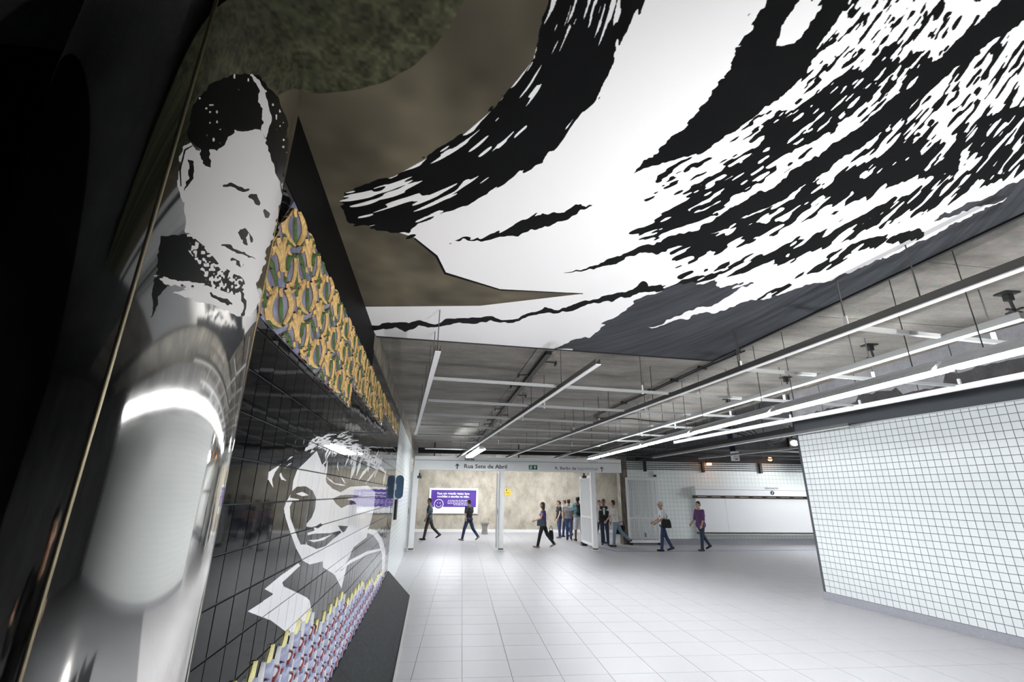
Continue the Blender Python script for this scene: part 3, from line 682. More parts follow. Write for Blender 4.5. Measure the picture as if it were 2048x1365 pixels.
class PM:            # relief petals in a small local frame: x along the wall, z up, -y out of the wall
    def __init__(s): s.v = []; s.f = []; s.m = []
    def petal(s, pts, hgt, mi=0, edge=1, ew=0.004):
        """pts: (x, z, half width) along the centre line; ridged cross-section; slot 1 is a dark outline below it"""
        for layer in (0, 1):
            if layer == 0 and not edge: continue
            n0 = len(s.v); n = len(pts)
            for i, (x, z, w) in enumerate(pts):
                xa, za_ = pts[max(0, i - 1)][:2]; xb, zb_ = pts[min(n - 1, i + 1)][:2]
                d = np.array([xb - xa, zb_ - za_]); d = d / (np.linalg.norm(d) + 1e-9); nr = np.array([-d[1], d[0]])
                ww = w + (ew if layer == 0 else 0); hh = hgt * (0.35 if layer == 0 else 1)
                for t, q in ((-1, 0.0), (-.6, .75), (0, 1.0), (.6, .75), (1, 0.0)):
                    s.v.append((x + nr[0] * ww * t, -.007 - (hh * q if q else -.003), z + nr[1] * ww * t))
            for i in range(n - 1):
                for j in range(4):
                    s.f.append((n0 + i * 5 + j, n0 + i * 5 + j + 1, n0 + (i + 1) * 5 + j + 1, n0 + (i + 1) * 5 + j)); s.m.append(1 if layer == 0 else mi)
        return s
    def mesh(s, name, mats):
        me = bpy.data.meshes.new(name); me.from_pydata(s.v, [], s.f)
        for q in mats: me.materials.append(q)
        me.polygons.foreach_set('material_index', s.m); me.polygons.foreach_set('use_smooth', [True] * len(s.f))
        bm = bmesh.new(); bm.from_mesh(me); bmesh.ops.recalc_face_normals(bm, faces=bm.faces)
        # make the relief face outwards (-y)
        if sum(f.normal.y * f.calc_area() for f in bm.faces) > 0: bmesh.ops.reverse_faces(bm, faces=bm.faces)
        bm.to_mesh(me); bm.free(); me.update(); return me
def curve(x0, z0, x1, z1, bend, w, n=6, w0=.25, w1=.35):
    out = []; dx, dz = x1 - x0, z1 - z0
    for i in range(n):
        t = i / (n - 1); b = bend * math.sin(PI * t)
        out.append((x0 + dx * t - dz * b, z0 + dz * t + dx * b, w * (w0 + (1 - w0) * math.sin(PI * min(1, t * .9 + .05)) if t < .5 else w1 + (1 - w1) * math.sin(PI * min(1, t * .95 + .02)))))
    return out
YB = [M['lily_yellow'], M['lily_brown']]; GB = [M['lily_green'], M['lily_brown']]
pb = PM()
for sg in (-1, 1):
    pb.petal(curve(sg * .012, -.09, sg * .028, .082, sg * -.32, .021), .016); pb.petal(curve(sg * .055, -.06, sg * .045, .07, sg * -.1, .012), .012)
pb.petal(curve(0, .05, 0, .09, 0, .010, 4), .014)
bud_me = pb.mesh('lily_bud', YB)
pg = PM(); pg.petal(curve(0, -.075, 0, .045, 0, .014), .012); pg.petal(curve(-.005, -.095, -.085, -.02, .18, .013), .010); pg.petal(curve(.005, -.095, .085, -.02, -.18, .013), .010)
budleaf_me = pg.mesh('bud_leaf', GB)
pt = PM()
for sg in (-1, 1):
    pt.petal(curve(sg * .008, -.09, sg * .034, .085, sg * .10, .018, w1=.8), .016); pt.petal(curve(sg * .014, -.085, sg * .075, .045, sg * .20, .017, w1=.8), .013); pt.petal(curve(sg * .07, .05, sg * .098, -.005, sg * -.3, .012), .010)
    pt.petal(curve(sg * .03, -.12, sg * .035, -.085, 0, .011, 4), .010)
trump_me = pt.mesh('lily_trumpet', YB)
pe = PM()
for sg in (-1, 1):
    pe.petal(curve(sg * .010, .085, sg * .050, -.055, sg * -.16, .014, w1=.9), .014); pe.petal(curve(sg * .018, -.075, sg * .085, -.035, sg * -.35, .016), .014); pe.petal(curve(sg * .03, -.045, sg * .07, -.03, sg * -.3, .009), .018)
bell_me = pe.mesh('lily_bell', YB)
pf = PM(); pf.petal(curve(0, .09, 0, -.11, 0, .011), .013)
for sg in (-1, 1): pf.petal(curve(sg * .005, .10, sg * .07, .03, sg * .22, .018), .012); pf.petal(curve(sg * .05, .05, sg * .09, -.03, sg * .1, .012), .010)
bellleaf_me = pf.mesh('bell_leaf', GB)
ER = np.array([.88, .475]); EU = np.array([-.56, .83])
def shear(me, kx, kz):              # the artwork is drawn out along the wall: stretch and lean each motif
    for v in me.vertices:
        x, z = v.co.x * kx, v.co.z * kz; v.co.x = x * ER[0] + z * EU[0]; v.co.z = x * ER[1] + z * EU[1]
    me.update()
for me_, kx, kz in ((bud_me, 2.1, .98), (budleaf_me, 2.0, .98), (trump_me, 1.45, .88), (bell_me, 1.65, .98), (bellleaf_me, 1.75, 1.0)): shear(me_, kx, kz)
def lily(name, me, s, z):
    """one motif; where it crosses the border of the band its mesh is trimmed there"""
    xs = [v.co.x for v in me.vertices]; zs = [v.co.z for v in me.vertices]; r = max(max(xs), max(zs), -min(xs), -min(zs))
    lo = band_low(s); cuts = [((0, 3.228 - z), (0, 1)), ((0, lo + .002 - z), (0, -1)), ((9.70 - s, 0), (1, 0)), ((2.074 - s, 3.236 - z), (-.85, .527))]
    for edge in (4.12, 6.70):       # where the band steps up
        if s < edge < s + r: cuts.append(((edge - s, 0), (1, 0)) if z < band_low(edge + .1) + .02 else None)
    cuts = [c for c in cuts if c]
    need = []
    for (cx0, cz0), (nx, nz) in cuts:
        d = [(x - cx0) * nx + (q - cz0) * nz for x, q in zip(xs, zs)]
        if min(d) > -.01: return
        if max(d) > 0: need.append(((cx0, cz0), (nx, nz)))
    if need:
        bm = bmesh.new(); bm.from_mesh(me)
        for (cx0, cz0), (nx, nz) in need:
            bmesh.ops.bisect_plane(bm, geom=bm.verts[:] + bm.edges[:] + bm.faces[:], plane_co=(cx0, 0, cz0), plane_no=(nx, 0, nz), clear_outer=True)
        if len(bm.faces) < 4: bm.free(); return
        me2 = me.copy(); bm.to_mesh(me2); bm.free(); me = me2
    inst(name, me, art, LW(s, z), (0, 0, ANG_L))
for i in range(-2, 24):
    for j in range(-1, 5):
        if (i + j) % 2: continue
        s, z = 2.077 + .37 * i + .05, 3.2 - .21 * j - .075
        lily('lily_bud', bud_me, s, z); lily('bud_leaf', budleaf_me, s, z)
        lily('lily_trumpet', trump_me, s - .105, z + .215)
        lily('lily_bell', bell_me, s + .125, z - .195); lily('bell_leaf', bellleaf_me, s + .125, z - .195)
# --- blue petals, yellow flasks and red crescents along the foot
M['petal_blue'] = mat('powder_blue_glaze', (0.37, 0.395, 0.56), 0.22, var=0.2, vscale=20)
M['petal_yellow'] = mat('lemon_glaze', (0.90, 0.82, 0.35), 0.25, var=0.12, vscale=20)
M['petal_red'] = mat('dark_red_glaze', (0.26, 0.025, 0.025), 0.2)
M['petal_pale'] = mat('pale_grey_glaze', (0.74, 0.74, 0.76), 0.25)
pl = PM(); pl.petal([(-.004, -.060, .010), (-.003, -.042, .030), (0, -.012, .040), (.004, .020, .037), (.007, .044, .024), (.009, .060, .006)], .014, edge=0)
oval_me = pl.mesh('blue_petal', [M['petal_blue'], M['lily_brown']])
py = PM(); py.petal([(-.004, -.055, .024), (0, -.02, .020), (.006, .015, .013), (.010, .040, .010), (.013, .056, .013)], .010, edge=0); py.petal([(.013, .040, .003), (.0135, .045, .005), (.014, .050, .003)], .013, 1, 0)
flask_me = py.mesh('yellow_flask', [M['petal_yellow'], M['lily_brown']])
pr_ = PM(); pr_.petal(curve(-.012, .050, -.004, -.045, .55, .017, 7), .012, edge=0)
cres_me = pr_.mesh('red_crescent', [M['petal_red'], M['lily_brown']])
pp = PM(); pp.petal([(0, -.07, .032), (0, -.03, .032), (.003, .01, .020), (.005, .05, .010), (.006, .072, .003)], .009, edge=0)
pale_me = pp.mesh('pale_petal', [M['petal_pale'], M['lily_brown']])
bplate = []
steps = [(2.30, 3.72, 1.06)] + [(3.72 + 1.27 * q, 3.72 + 1.27 * (q + 1), 1.06 - .118 * (q + 1)) for q in range(6)]
poly = [(2.30, .45)]
for a, b, z in steps: poly += [(a, z - .03), (min(b, S_END - .05), z - .03)]
poly += [(S_END - .05, .45)]
MB().prism(poly, LW(0, 0, 0.003), DL, (0, 0, 1), 0.004 * NL).build('pale_ground', M['petal_pale'], art)
for row in range(6):
    z = 1.055 - .128 * row
    for i in range(-1, 34):
        s = 2.57 + .245 * i + (.08 if row % 2 else 0)
        if s > S_END - .08 or s < 2.3 or z < .48: continue
        lim = 1.06
        for a, b, zz in steps:
            if a <= s < b: lim = zz
        if z > lim + .02: continue
        p = LW(s, z); q = lambda ds, dz: LW(s + ds, z + dz)
        inst('blue_petal', oval_me, art, p, (0, 0, ANG_L), (1.6, 1.7, 1.0))                                   # large petal, yellow flask above it, red behind it
        if row % 2 == 0 or z > lim - .1: inst('yellow_flask', flask_me, art, q(.012, .080), (0, 0, ANG_L), (1.35, 1.2, .72))
        inst('red_crescent', cres_me, art, q(.080, -.022), (0, 0, ANG_L), (1.3, 1.75, .72))
        inst('pale_petal', pale_me, art, q(.125, .015), (0, 0, ANG_L), (1.4, 1.7, .95))                         # pale cone, then a small petal under a red hood
        inst('blue_petal', oval_me, art, q(.150, -.045), (0, 0, ANG_L), (1.05, 1.6, .72)); inst('red_crescent', cres_me, art, q(.188, -.030), (0, 0, ANG_L), (1.0, 1.75, .6))
# --- sloping slate plinth at the foot of the artwork
pz = 0.45; e0, e1 = 1.76, 10.28
def pro(s, o_, z): return LW(s, z, o_)
pth = thing('slate_plinth', LW(6, 0, .2), 'dark slate plinth sloping from foot of black tile panel to pale floor', 'plinth')
fw = 0.47
nseg = 8
for q in range(nseg):
    a, b = e0 + (e1 - e0) * q / nseg + .0015, e0 + (e1 - e0) * (q + 1) / nseg - .0015
    MB().add([pro(a, .012, .012), pro(b, .012, .012), pro(b, .012, pz), pro(a, .012, pz), pro(a, fw, .012), pro(b, fw, .012), pro(b, .03, pz), pro(a, .03, pz)],
             [(0, 1, 2, 3), (4, 5, 6, 7), (0, 1, 5, 4), (3, 2, 6, 7), (0, 3, 7, 4), (1, 2, 6, 5)]).build('slate_slab', M['slate'], pth)
MB().bar(pro(e0, fw + .012, .014), pro(e1, fw + .012, .014), .024, .028).build('edge_strip', M['alu'], pth)
# ------------------------------------------------------------------ fluorescent fixtures
RZ = 3.15
def fixture(a, b, label, group='fluorescent fixtures of the long row', n_tubes=2, rods=True):
    a = np.array(a, float); b = np.array(b, float); d = (b - a) / np.linalg.norm(b - a); sdv = np.array([d[1], -d[0], 0]); mid = (a + b) / 2
    t = thing('fluorescent_fixture', mid, label, 'light', group)
    MB().bar(a + [0, 0, .035], b + [0, 0, .035], .12, .03).build('housing', M['white_paint'], t)
    rf = MB()
    for sg in (1,):          # one slanted blade, on the side towards the tiled wall
        p = [(sg * .058, .020), (sg * .115, -.020), (sg * .125, -.034), (sg * .129, -.032), (sg * .119, -.016), (sg * .060, .026)]
        rf.prism(p, a, sdv, (0, 0, 1), b - a)
    rf.build('reflector', M['reflector'], t)
    for q in ((-.045, .045) if n_tubes == 2 else (0,)):
        MB().tube(a + sdv * q + d * .03 + [0, 0, -.012], b + sdv * q - d * .03 + [0, 0, -.014], .021, n=10).build('tube', M['tube'], t)
    for p in (a + d * .015, b - d * .015): MB().box(p + [0, 0, -.005], (.03, .15, .05), math.atan2(d[1], d[0])).build('end_cap', M['white_paint'], t)
    for p in (a + d * .25, b - d * .25):
        if rods: MB().tube(p + [0, 0, .05], (p[0], p[1], 3.725 if p[0] < 5.75 else 4.25), .004, n=6).build('hanger_rod', M['rod'], t)
    return t
FZ = 2.86; fa = atz(1180, 917, FZ); fb = atz(2048, 694, FZ); fd = (fb - fa) / np.linalg.norm(fb - fa)
Lf = 1.95; kth = ['farthest', 'second farthest', 'third farthest', 'fourth farthest', 'fifth farthest', 'sixth farthest', 'seventh']
for k in range(8):
    a = fa + fd * (Lf * k + .02); b = fa + fd * (Lf * (k + 1) - .02)
    lab = 'lit twin tube fluorescent fixture, %s of the long bright row beside the right wall' % kth[k] if k < 6 else 'lit twin tube fluorescent fixture of the long row, %s the viewpoint' % ('level with' if k == 6 else 'behind')
    fixture(a, b, lab, 'fluorescent fixtures of the long row')
fixture(atz(963, 897, 3.10), atz(936, 914, 3.10), 'short lit fluorescent fixture on the thin rail just above the exit sign')
# unseen lamps added to brighten the cross passage, behind the sign and right wall
for y in (21.6, 22.8, 24.2):
    for x in (-1.3, 1.2, 4.2): fixture((x, y, 3.30), (x + 1.2, y, 3.30), 'added unseen lit fluorescent fixture of the %s passage row behind the exit sign, %s' % ('nearest' if y < 22 else ('middle' if y < 23 else 'farthest'), {-1.3: 'at the left', 1.2: 'in the middle', 4.2: 'at the right'}[x]), 'added passage lamps')
for x, y in ((14.5, 14.2), (14.5, 16.6), (15.6, 15.4), (15.6, 12.9)): fixture((x, y, 3.3), (x, y + 2.2, 3.3), 'added lit fluorescent fixture of the passage hidden behind the right wall, %s one' % {13.0: 'nearest', 14.2: 'second nearest', 16.6: 'farthest', 15.4: 'outer farther', 12.9: 'outer nearer'}[y], 'added passage lamps at the right')

# floodlights added behind the viewpoint, out of view, to light up the painted panel
def added_flood(x, y, aim, power, label, blend=1.0, ang=84, flap=20):
    p = Vector((x, y, .34)); t = thing('added_floodlight', (x, y, 0), label, 'light', 'added floodlights for the painted panel')
    d = (Vector(aim) - p).normalized(); e1 = d.cross(Vector((0, 0, 1))).normalized()
    MB().tube(p - d * .16, p, .085, .12, n=20).build('lamp_housing', M['black_metal'], t)
    MB().tube(p - d * .012, p - d * .004, .112, n=20).build('lit_lens', M['lamp_white'], t)
    q = MB(); q.path([p - d * .08 + e1 * .135, Vector((x, y, .03)) + e1 * .135, Vector((x, y, .03)) - e1 * .135, p - d * .08 - e1 * .135], .012, 8); q.build('yoke', M['black_metal'], t)
    MB().box((x, y, .012), (.34, .26, .024)).build('floor_plate', M['black_metal'], t)
    hd = Vector((d.x, d.y, 0)).normalized(); fz = .34 + .32 * math.tan(math.radians(flap))
    MB().bar(Vector((x, y, fz / 2 + .01)) + hd * .32 - e1 * .42, Vector((x, y, fz / 2 + .01)) + hd * .32 + e1 * .42, .012, fz - .02).build('barn_door', M['black_metal'], t)  # flap added to keep the beam off the lower column
    L_ = bpy.data.lights.new('added_flood_lamp', 'SPOT'); L_.energy = power; L_.spot_size = math.radians(ang); L_.spot_blend = blend; L_.shadow_soft_size = .05; L_.color = (1.0, .985, .96)
    o = bpy.data.objects.new('added_flood_lamp', L_); COL.objects.link(o); o.parent = t
    o.location = p + d * .02 - Vector((x, y, 0)); o.rotation_euler = d.to_track_quat('-Z', 'Y').to_euler()
added_flood(2.7, -1.0, (.7, 4.7, 3.62), ADDED_FLOOD_W, 'added black floor floodlight, unseen behind the viewpoint, aimed at the painted panel, left one', flap=20)
added_flood(3.5, -.5, (2.0, 4.7, 3.62), ADDED_FLOOD_W, 'added black floor floodlight, unseen behind the viewpoint, aimed at the painted panel, right one', flap=20)

# ------------------------------------------------------------------ suspended rails, crossbars and rods
def rail(p, q, label, m='rail', z=RZ, w=.055, rods=()):
    a, b = atz(*p, z), atz(*q, z)
    t = thing('ceiling_rail', (a + b) / 2, label, 'rail')
    d = (b - a) / np.linalg.norm(b - a)
    MB().bar(a + [0, 0, .004], b + [0, 0, .004], w, .008).build('flange', M['white_paint'], t)
    sd = MB()
    s = np.array([d[1], -d[0], 0]) * (w / 2 - .004)
    for g_ in (-1, 1): sd.bar(a + s * g_ + [0, 0, .035], b + s * g_ + [0, 0, .035], .005, .055)
    sd.build('web', M['white_paint' if m == 'white' else 'rail_dark'], t)
    for f in rods:
        c = a + (b - a) * f
        MB().tube(c + [0, 0, .05], (c[0], c[1], 3.72 if c[0] < 5.8 else 4.25), .005, n=6).build('hanger_rod', M['rod'], t)
    return a, b
rail((876, 704), (831, 870), 'pale ceiling rail nearest the left wall, its open end showing', rods=(.02, .12, .25, .4, .6, .8, .97))
rail((1197, 730), (908, 922), 'grey ceiling rail running from front edge of painted panel to the short lit fixture', rods=(.08, .18, .3, .42, .55, .7, .85))
r3 = rail((2240, 468), (1013, 917), 'long grey ceiling rail beside right edge of painted panel', rods=(.06, .18, .3, .40, .48, .56, .64, .72, .8, .88, .95))
rail((2048, 640), (1110, 918), 'thin ceiling rail just left of the long bright tube row', rods=(.1, .25, .4, .55, .7, .85))
rail((2150, 738), (1349, 888), 'white ceiling rail close to the tiled right wall', 'white', rods=(.02, .2, .4, .6, .8, .97))
rail((1700, 853), (1306, 917), 'pale ceiling rail at the far right below the cable tray')
rail((1640, 893), (1398, 919), 'thin ceiling rail at the far right in front of the wall pipes')
def crossbar(p, q, label, ends=(), z=RZ + .065):
    a, b = atz(*p, z), atz(*q, z)
    t = thing('crossbar', (a + b) / 2, label, 'ceiling bar', 'crossbars of the ceiling grid')
    MB().bar(a, b, .034, .034).build('bar', M['grey_paint'], t)
    for f in ends:
        c = a + (b - a) * f
        MB().box(c + [0, 0, .03], (.02, .03, .12)).build('clip', M['white_paint'], t)
        MB().tube(c + [0, 0, .02], (c[0], c[1], 3.72 if c[0] < 5.8 else 4.25), .006, n=6).build('hanger_rod', M['rod'], t)
crossbar((1694, 654), (2012, 687), 'nearest crossbar, right of the painted panel, ending at bright tubes', (.0, .93))
crossbar((1472, 738), (1925, 773), 'second crossbar from the right, passing over the bright tubes below panel corner', (.02, .58, .99))
crossbar((866, 757), (1728, 813), 'crossbar nearest the front edge of the painted panel, longest of the grid', (.43, .78, .99))
crossbar((856, 801), (1588, 840), 'second crossbar beyond the front edge of the painted panel', (.28, .55, .8, .99))
crossbar((848, 828), (1490, 862), 'third crossbar beyond the front edge of the painted panel', (.27, .5, .75))
crossbar((842, 850), (1410, 876), 'fourth crossbar beyond the front edge of the painted panel', (.25, .5, .75))
crossbar((838, 869), (1300, 884), 'fifth crossbar beyond the front edge of the painted panel', (.3, .6))
crossbar((905, 884), (1200, 893), 'sixth and farthest crossbar, thin line above the exit sign', (.3, .8))
crossbar((850, 898), (1240, 906), 'low thin crossbar directly above top edge of the exit sign', ())

# ------------------------------------------------------------------ conduits, brackets and trays on the ceiling
a, b = atz(1098, 706, 3.69), atz(956, 884, 3.69)
t = thing('cable_tray', (a + b) / 2, 'narrow black cable tray with small brackets crossing the grey concrete ceiling', 'cable tray')
MB().bar(a, b, .075, .045).build('tray', M['black_metal'], t)
MB().bar(a + [.085, 0, .025], b + [.085, 0, .025], .07, .012).build('pale_strip', M['conc_left'], t)
for k in range(14):
    c = a + (b - a) * (.04 + .07 * k); sgn = -1 if k % 3 else 1
    q = MB(); q.bar(c + [sgn * .03, 0, .0], c + [sgn * .20, .02, .0], .015, .015); q.bar(c + [sgn * .20, -.05, -.02], c + [sgn * .20, .07, -.02], .015, .05); q.build('bracket', M['black_metal'], t)
t = thing('conduit', atz(1300, 780, 3.68), 'pair of thin dark conduits bending on the concrete ceiling behind the panel corner', 'conduit')
for dz, dx in ((0, 0), (0, .06)):
    P = [atz(u, v, 3.68) + np.array([dx, 0, dz]) for u, v in ((1480, 702), (1400, 736), (1300, 782), (1200, 826), (1187, 833), (1192, 837), (1260, 838), (1320, 845), (1372, 840))]
    MB().path(P, .012).build('pipe', M['black_metal'], t)
for u, v in ((1400, 736), (1345, 761), (1300, 782), (1245, 806)):
    MB().box(atz(u, v, 3.69) + np.array([.03, 0, 0]), (.13, .025, .05)).build('saddle', M['black_metal'], t)
for (u, v), lab in (((2020, 606), 'nearest'), ((1742, 705), 'second nearest'), ((1573, 767), 'third nearest'), ((1456, 808), 'fourth nearest'), ((1373, 836), 'farthest')):
    c = atz(u, v, 3.62)
    t = thing('ceiling_bracket', c, 'small black ceiling bracket on the concrete edge above the tubes, %s of five' % lab, 'bracket', 'black brackets along the slab edge')
    MB().box(c + [0, 0, .09], (.15, .11, .012)).build('plate', M['black_metal'], t)
    q = MB(); q.tube(c + [0, 0, .09], c + [.02, 0, -.08], .013, n=8); q.box(c + [0, 0, .05], (.06, .05, .06)); q.build('stem', M['black_metal'], t)
    q = MB(); q.bar(c + [-.10, -.03, -.08], c + [.14, .03, -.08], .02, .015); q.bar(c + [.0, -.08, -.08], c + [.03, .08, -.08], .02, .015); q.build('foot', M['black_metal'], t)
# ladder tray at the far right
a, b = atz(1243, 923, 3.42), atz(1640, 852, 3.42); d = (b - a) / np.linalg.norm(b - a); sdv = np.array([d[1], -d[0], 0])
t = thing('ladder_tray', (a + b) / 2, 'dark hanging ladder tray beyond the bright tubes at far right', 'cable tray')
MB().bar(a, b, .06, .16).build('side_rail', M['black_metal'], t); MB().bar(a - sdv * .45, b - sdv * .45, .05, .10).build('side_rail', M['navy_metal'], t)
L = np.linalg.norm(b - a)
for k in range(int(L / .55)):
    c = a + d * (.3 + .55 * k)
    MB().bar(c, c - sdv * .45, .03, .03).build('rung', M['navy_metal'], t)
    if k % 2 == 0: MB().tube(c, (c[0], c[1], 4.25), .012, n=6).build('drop_rod', M['navy_metal'], t)
t = thing('cable_bundle', (9, 14.5, 4), 'loose dark cables drooping from the ceiling near the far end of the white rail', 'cables')
for k in range(5):
    a = aty(1452 + 10 * k, 862 + k * 2, 15.5); P = [np.array([a[0] + .35 * i, 15.5 + .2 * math.sin(k + i), 4.24 - (.35 + .07 * k) * math.sin(PI * i / 6)]) for i in range(7)]
    MB().path(P, .014, 6).build('cable', M['black_metal'], t)
# high pipes crossing the passage ceiling
for k, (z, y, r, lab) in enumerate(((3.72, 18.6, .05, 'topmost'), (3.58, 19.2, .035, 'second'), (3.46, 19.3, .028, 'third'), (3.36, 18.2, .02, 'lowest'))):
    t = thing('ceiling_pipe', (14, y, z), 'dark pipe crossing high in the far right passage, %s of four' % lab, 'pipe', 'passage ceiling pipes')
    MB().tube((6.2, y, z), (25, y, z), r, n=10).build('pipe', M['conc_dark' if k % 2 else 'rod'], t)
    for x in (8, 12, 16, 20): MB().tube((x, y, z), (x, y, 4.25), .012, n=6).build('drop_rod', M['rod'], t)
t = thing('wall_pipes', (14, 19.93, 3.1), 'set of thin grey pipes clamped along the top of the far tiled wall', 'pipes')
for k in range(4): MB().tube((6.7, 19.93, 2.98 + .085 * k), (25, 19.93, 2.98 + .085 * k), .018, n=8).build('pipe', M['rod'], t)
for u in (1290, 1406, 1521): 
    c = aty(u, 935, 19.9); MB().box((c[0], 19.92, 3.09), (.10, .12, .42)).build('clamp', M['black_metal'], t)
for (u, v), lab in (((1418, 929), 'square orange lamp glowing above the far tiled wall, left of the hanging box'), ((1540, 919), 'round orange lamp glowing above the far tiled wall, right of the hanging box')):
    c = aty(u, v, 19.6); t = thing('orange_lamp', c, lab, 'lamp')
    (MB().ell(c, (.09, .09, .08)) if u > 1500 else MB().box(c, (.16, .12, .10))).build('glowing_lens', M['orange_lamp'], t)
    MB().box(c + [0, .06, .07], (.2, .10, .05)).build('bracket', M['black_metal'], t); MB().tube(c + [0, .06, .08], (c[0], c[1] + .06, 4.25), .012, n=6).build('stem', M['rod'], t)
c = aty(1470, 913, 15.0)
t = thing('hanging_box', c, 'small white box hanging from a navy post under the far ceiling', 'box')
MB().box(c, (.22, .14, .30)).build('case', M['white_paint'], t); MB().box(c + [0, -.071, -.10], (.08, .006, .03)).build('red_mark', M['petal_red'], t)
MB().bar((c[0] - .05, c[1], c[2] + .15), (c[0] - .12, c[1], 4.25), .14, .10).build('post', M['navy_metal'], t)
c = aty(1588, 888, 15.0)
t = thing('floodlight', c, 'small lit floodlight peeking from behind the top corner of the right wall', 'light')
MB().box(c + [0, .06, .03], (.34, .14, .34)).build('body', M['black_metal'], t); MB().ell(c + [.0, -.03, .02], (.13, .05, .09)).build('lens', M['lamp_white'], t); MB().tube(c + [0, .06, .18], (c[0], c[1] + .06, 4.25), .02, n=8).build('stem', M['black_metal'], t)

# ------------------------------------------------------------------ exit sign beam with posts and gate
SY = 17.9
sl_, sr = aty(829, 925, SY)[0], aty(1242, 930, SY)[0]
sg = thing('exit_sign', ((sl_ + sr) / 2, SY, 2.97), 'long white hanging exit sign beam spanning the passage, with street names and arrows', 'sign')
MB().box(((sl_ + sr) / 2, SY + .12, 2.89), (sr - sl_, .24, .34)).build('sign_box', M['sign_white'], sg)
MB().box(((sl_ + sr) / 2, SY + .125, 3.14), (sr - sl_, .25, .135)).build('top_strip', M['sign_white'], sg)
MB().box(((sl_ + sr) / 2, SY + .14, 3.066), (sr - sl_ - .01, .2, .03)).build('dark_joint', M['sign_text'], sg)  # dark strip set in the joint under the top strip
def stext(body, u0, u1, v, size, m, name='lettering', bold=0.0):
    x0, x1 = aty(u0, v, SY)[0], aty(u1, v, SY)[0]; z = aty((u0 + u1) / 2, v, SY)[2]
    text(name, body, size, ((x0 + x1) / 2, SY - .003, z), x1 - x0, m, sg, bold=bold)
stext('Rua Sete de Abril', 928.5, 1014, 934, .20, M['sign_text'], bold=.004)
stext('Saída', 929, 949, 919, .13, M['sign_text'], bold=.002)
stext('R. Barão de', 1110, 1152, 937.5, .15, M['sign_text_mid'], bold=.003)
stext('Itapetininga', 1155, 1196, 938, .15, M['sign_text_faded'], bold=.001)
stext('Saída', 1176, 1195, 925, .12, M['sign_text_faded'])
def arrow(u, v, s, m):
    x, _, z = aty(u, v, SY)
    MB().prism([(-.02, -.1), (.02, -.1), (.02, .03), (.065, -.012), (.065, .035), (0, .10), (-.065, .035), (-.065, -.012), (-.02, .03)], (x, SY - .001, z), (s, 0, 0), (0, 0, s), (0, -.004, 0)).build('arrow', m, sg)
arrow(914.5, 933, 1.0, M['sign_text']); arrow(1203.5, 939, 1.0, M['sign_text_mid'])
x0, _, z0 = aty(1066, 935.5, SY)
MB().box((x0, SY - .003, z0), (.32, .006, .16)).build('green_exit_plate', M['green'], sg)
MB().prism([(.03, -.06), (.055, -.06), (.055, .01), (.085, -.02), (.085, .015), (.043, .06), (.0, .015), (.0, -.02), (.03, .01)], (x0 + .03, SY - .0065, z0), (1, 0, 0), (0, 0, 1), (0, -.003, 0)).build('white_arrow', M['white'], sg)
rm = MB(); rm.ell((x0 - .075, SY - .008, z0 + .05), (.014, .002, .014), 10, 6); rm.prism([(-.02, .03), (.015, .035), (.03, -.0), (.02, -.005), (.005, .01), (-.0, -.02), (.03, -.06), (.012, -.06), (-.02, -.03), (-.045, -.06), (-.06, -.05), (-.025, -.01)], (x0 - .075, SY - .0065, z0), (1, 0, 0), (0, 0, 1), (0, -.003, 0)); rm.build('running_figure', M['white'], sg)
MB().box((x0 - .075, SY - .0062, z0), (.13, .003, .13)).build('pale_field', mat('exit_pale_green', (.10, .30, .16), .5), sg)
for u in (868, 1038, 1203):
    x = aty(u, 915, SY)[0]; MB().bar((x, SY + .12, 3.2), (x, SY + .12, 3.72), .04, .04).build('hanger_post', M['black_metal'], sg)
for u, lab in ((1003, 'white square post under the middle of the exit sign'), (1189, 'white square post at hinge side of the open barred gate'), (826.5, 'white post against the left wall under the end of the exit sign')):
    c = atz(u, 1100, 0); x = aty(u, 1020, SY)[0]
    t = thing('sign_post', (x, SY + .1, 0), lab, 'post')
    MB().box((x, SY + .1, 1.39), (.17, .17, 2.66)).build('shaft', M['white_paint'], t)
    MB().box((x, SY + .1, .012), (.25, .25, .02)).build('base_plate', M['white_paint'], t)
    MB().box((x, SY + .1, .045), (.172, .172, .05)).build('rusty_foot', M['dirt'], t)
    if u != 1189:
        g2 = MB().box((x - .15, SY + .16, 1.36), (.055, .5, 2.55)).build('folded_leaf', M['grey_paint'], t)
        MB().box((x - .15, SY - .1, 1.3), (.03, .03, .2)).build('latch', M['stone'], t)
def gate(pa_, pb_, z0, z1, name, label, nb, mids, solid=False):
    pa_ = np.array(pa_, float); pb_ = np.array(pb_, float); d = (pb_ - pa_); w = np.linalg.norm(d); d /= w; ang = math.atan2(d[1], d[0])
    t = thing(name, (pa_ + pb_) / 2, label, 'gate')
    fr = MB(); hw = .045
    for s in (hw, w - hw): fr.box(pa_ + d * s + [0, 0, (z0 + z1) / 2], (.09, .06, z1 - z0), ang)
    for z in (z0 + .05, z1 - .05): fr.box((pa_ + pb_) / 2 + [0, 0, z], (w - .18, .06, .10), ang)
    fr.build('gate_frame', M['white_paint'], t)
    for z in mids: MB().box((pa_ + pb_) / 2 + [0, 0, z], (w - .18, .05, .06), ang).build('cross_rail', M['white_paint'], t)
    for k in range(nb):
        s = .09 + (w - .18) * (k + .5) / nb
        MB().box(pa_ + d * s + [0, 0, (z0 + z1) / 2], (.028, .028, z1 - z0 - .18), ang).build('bar', M['white_paint'], t)
    return t, d, ang
g0 = atz(1189, 1102, 0); g1 = atz(1164.5, 1091.5, 0); g0 = np.array([aty(1188, 1020, SY)[0] - .02, SY + .2, 0]); 
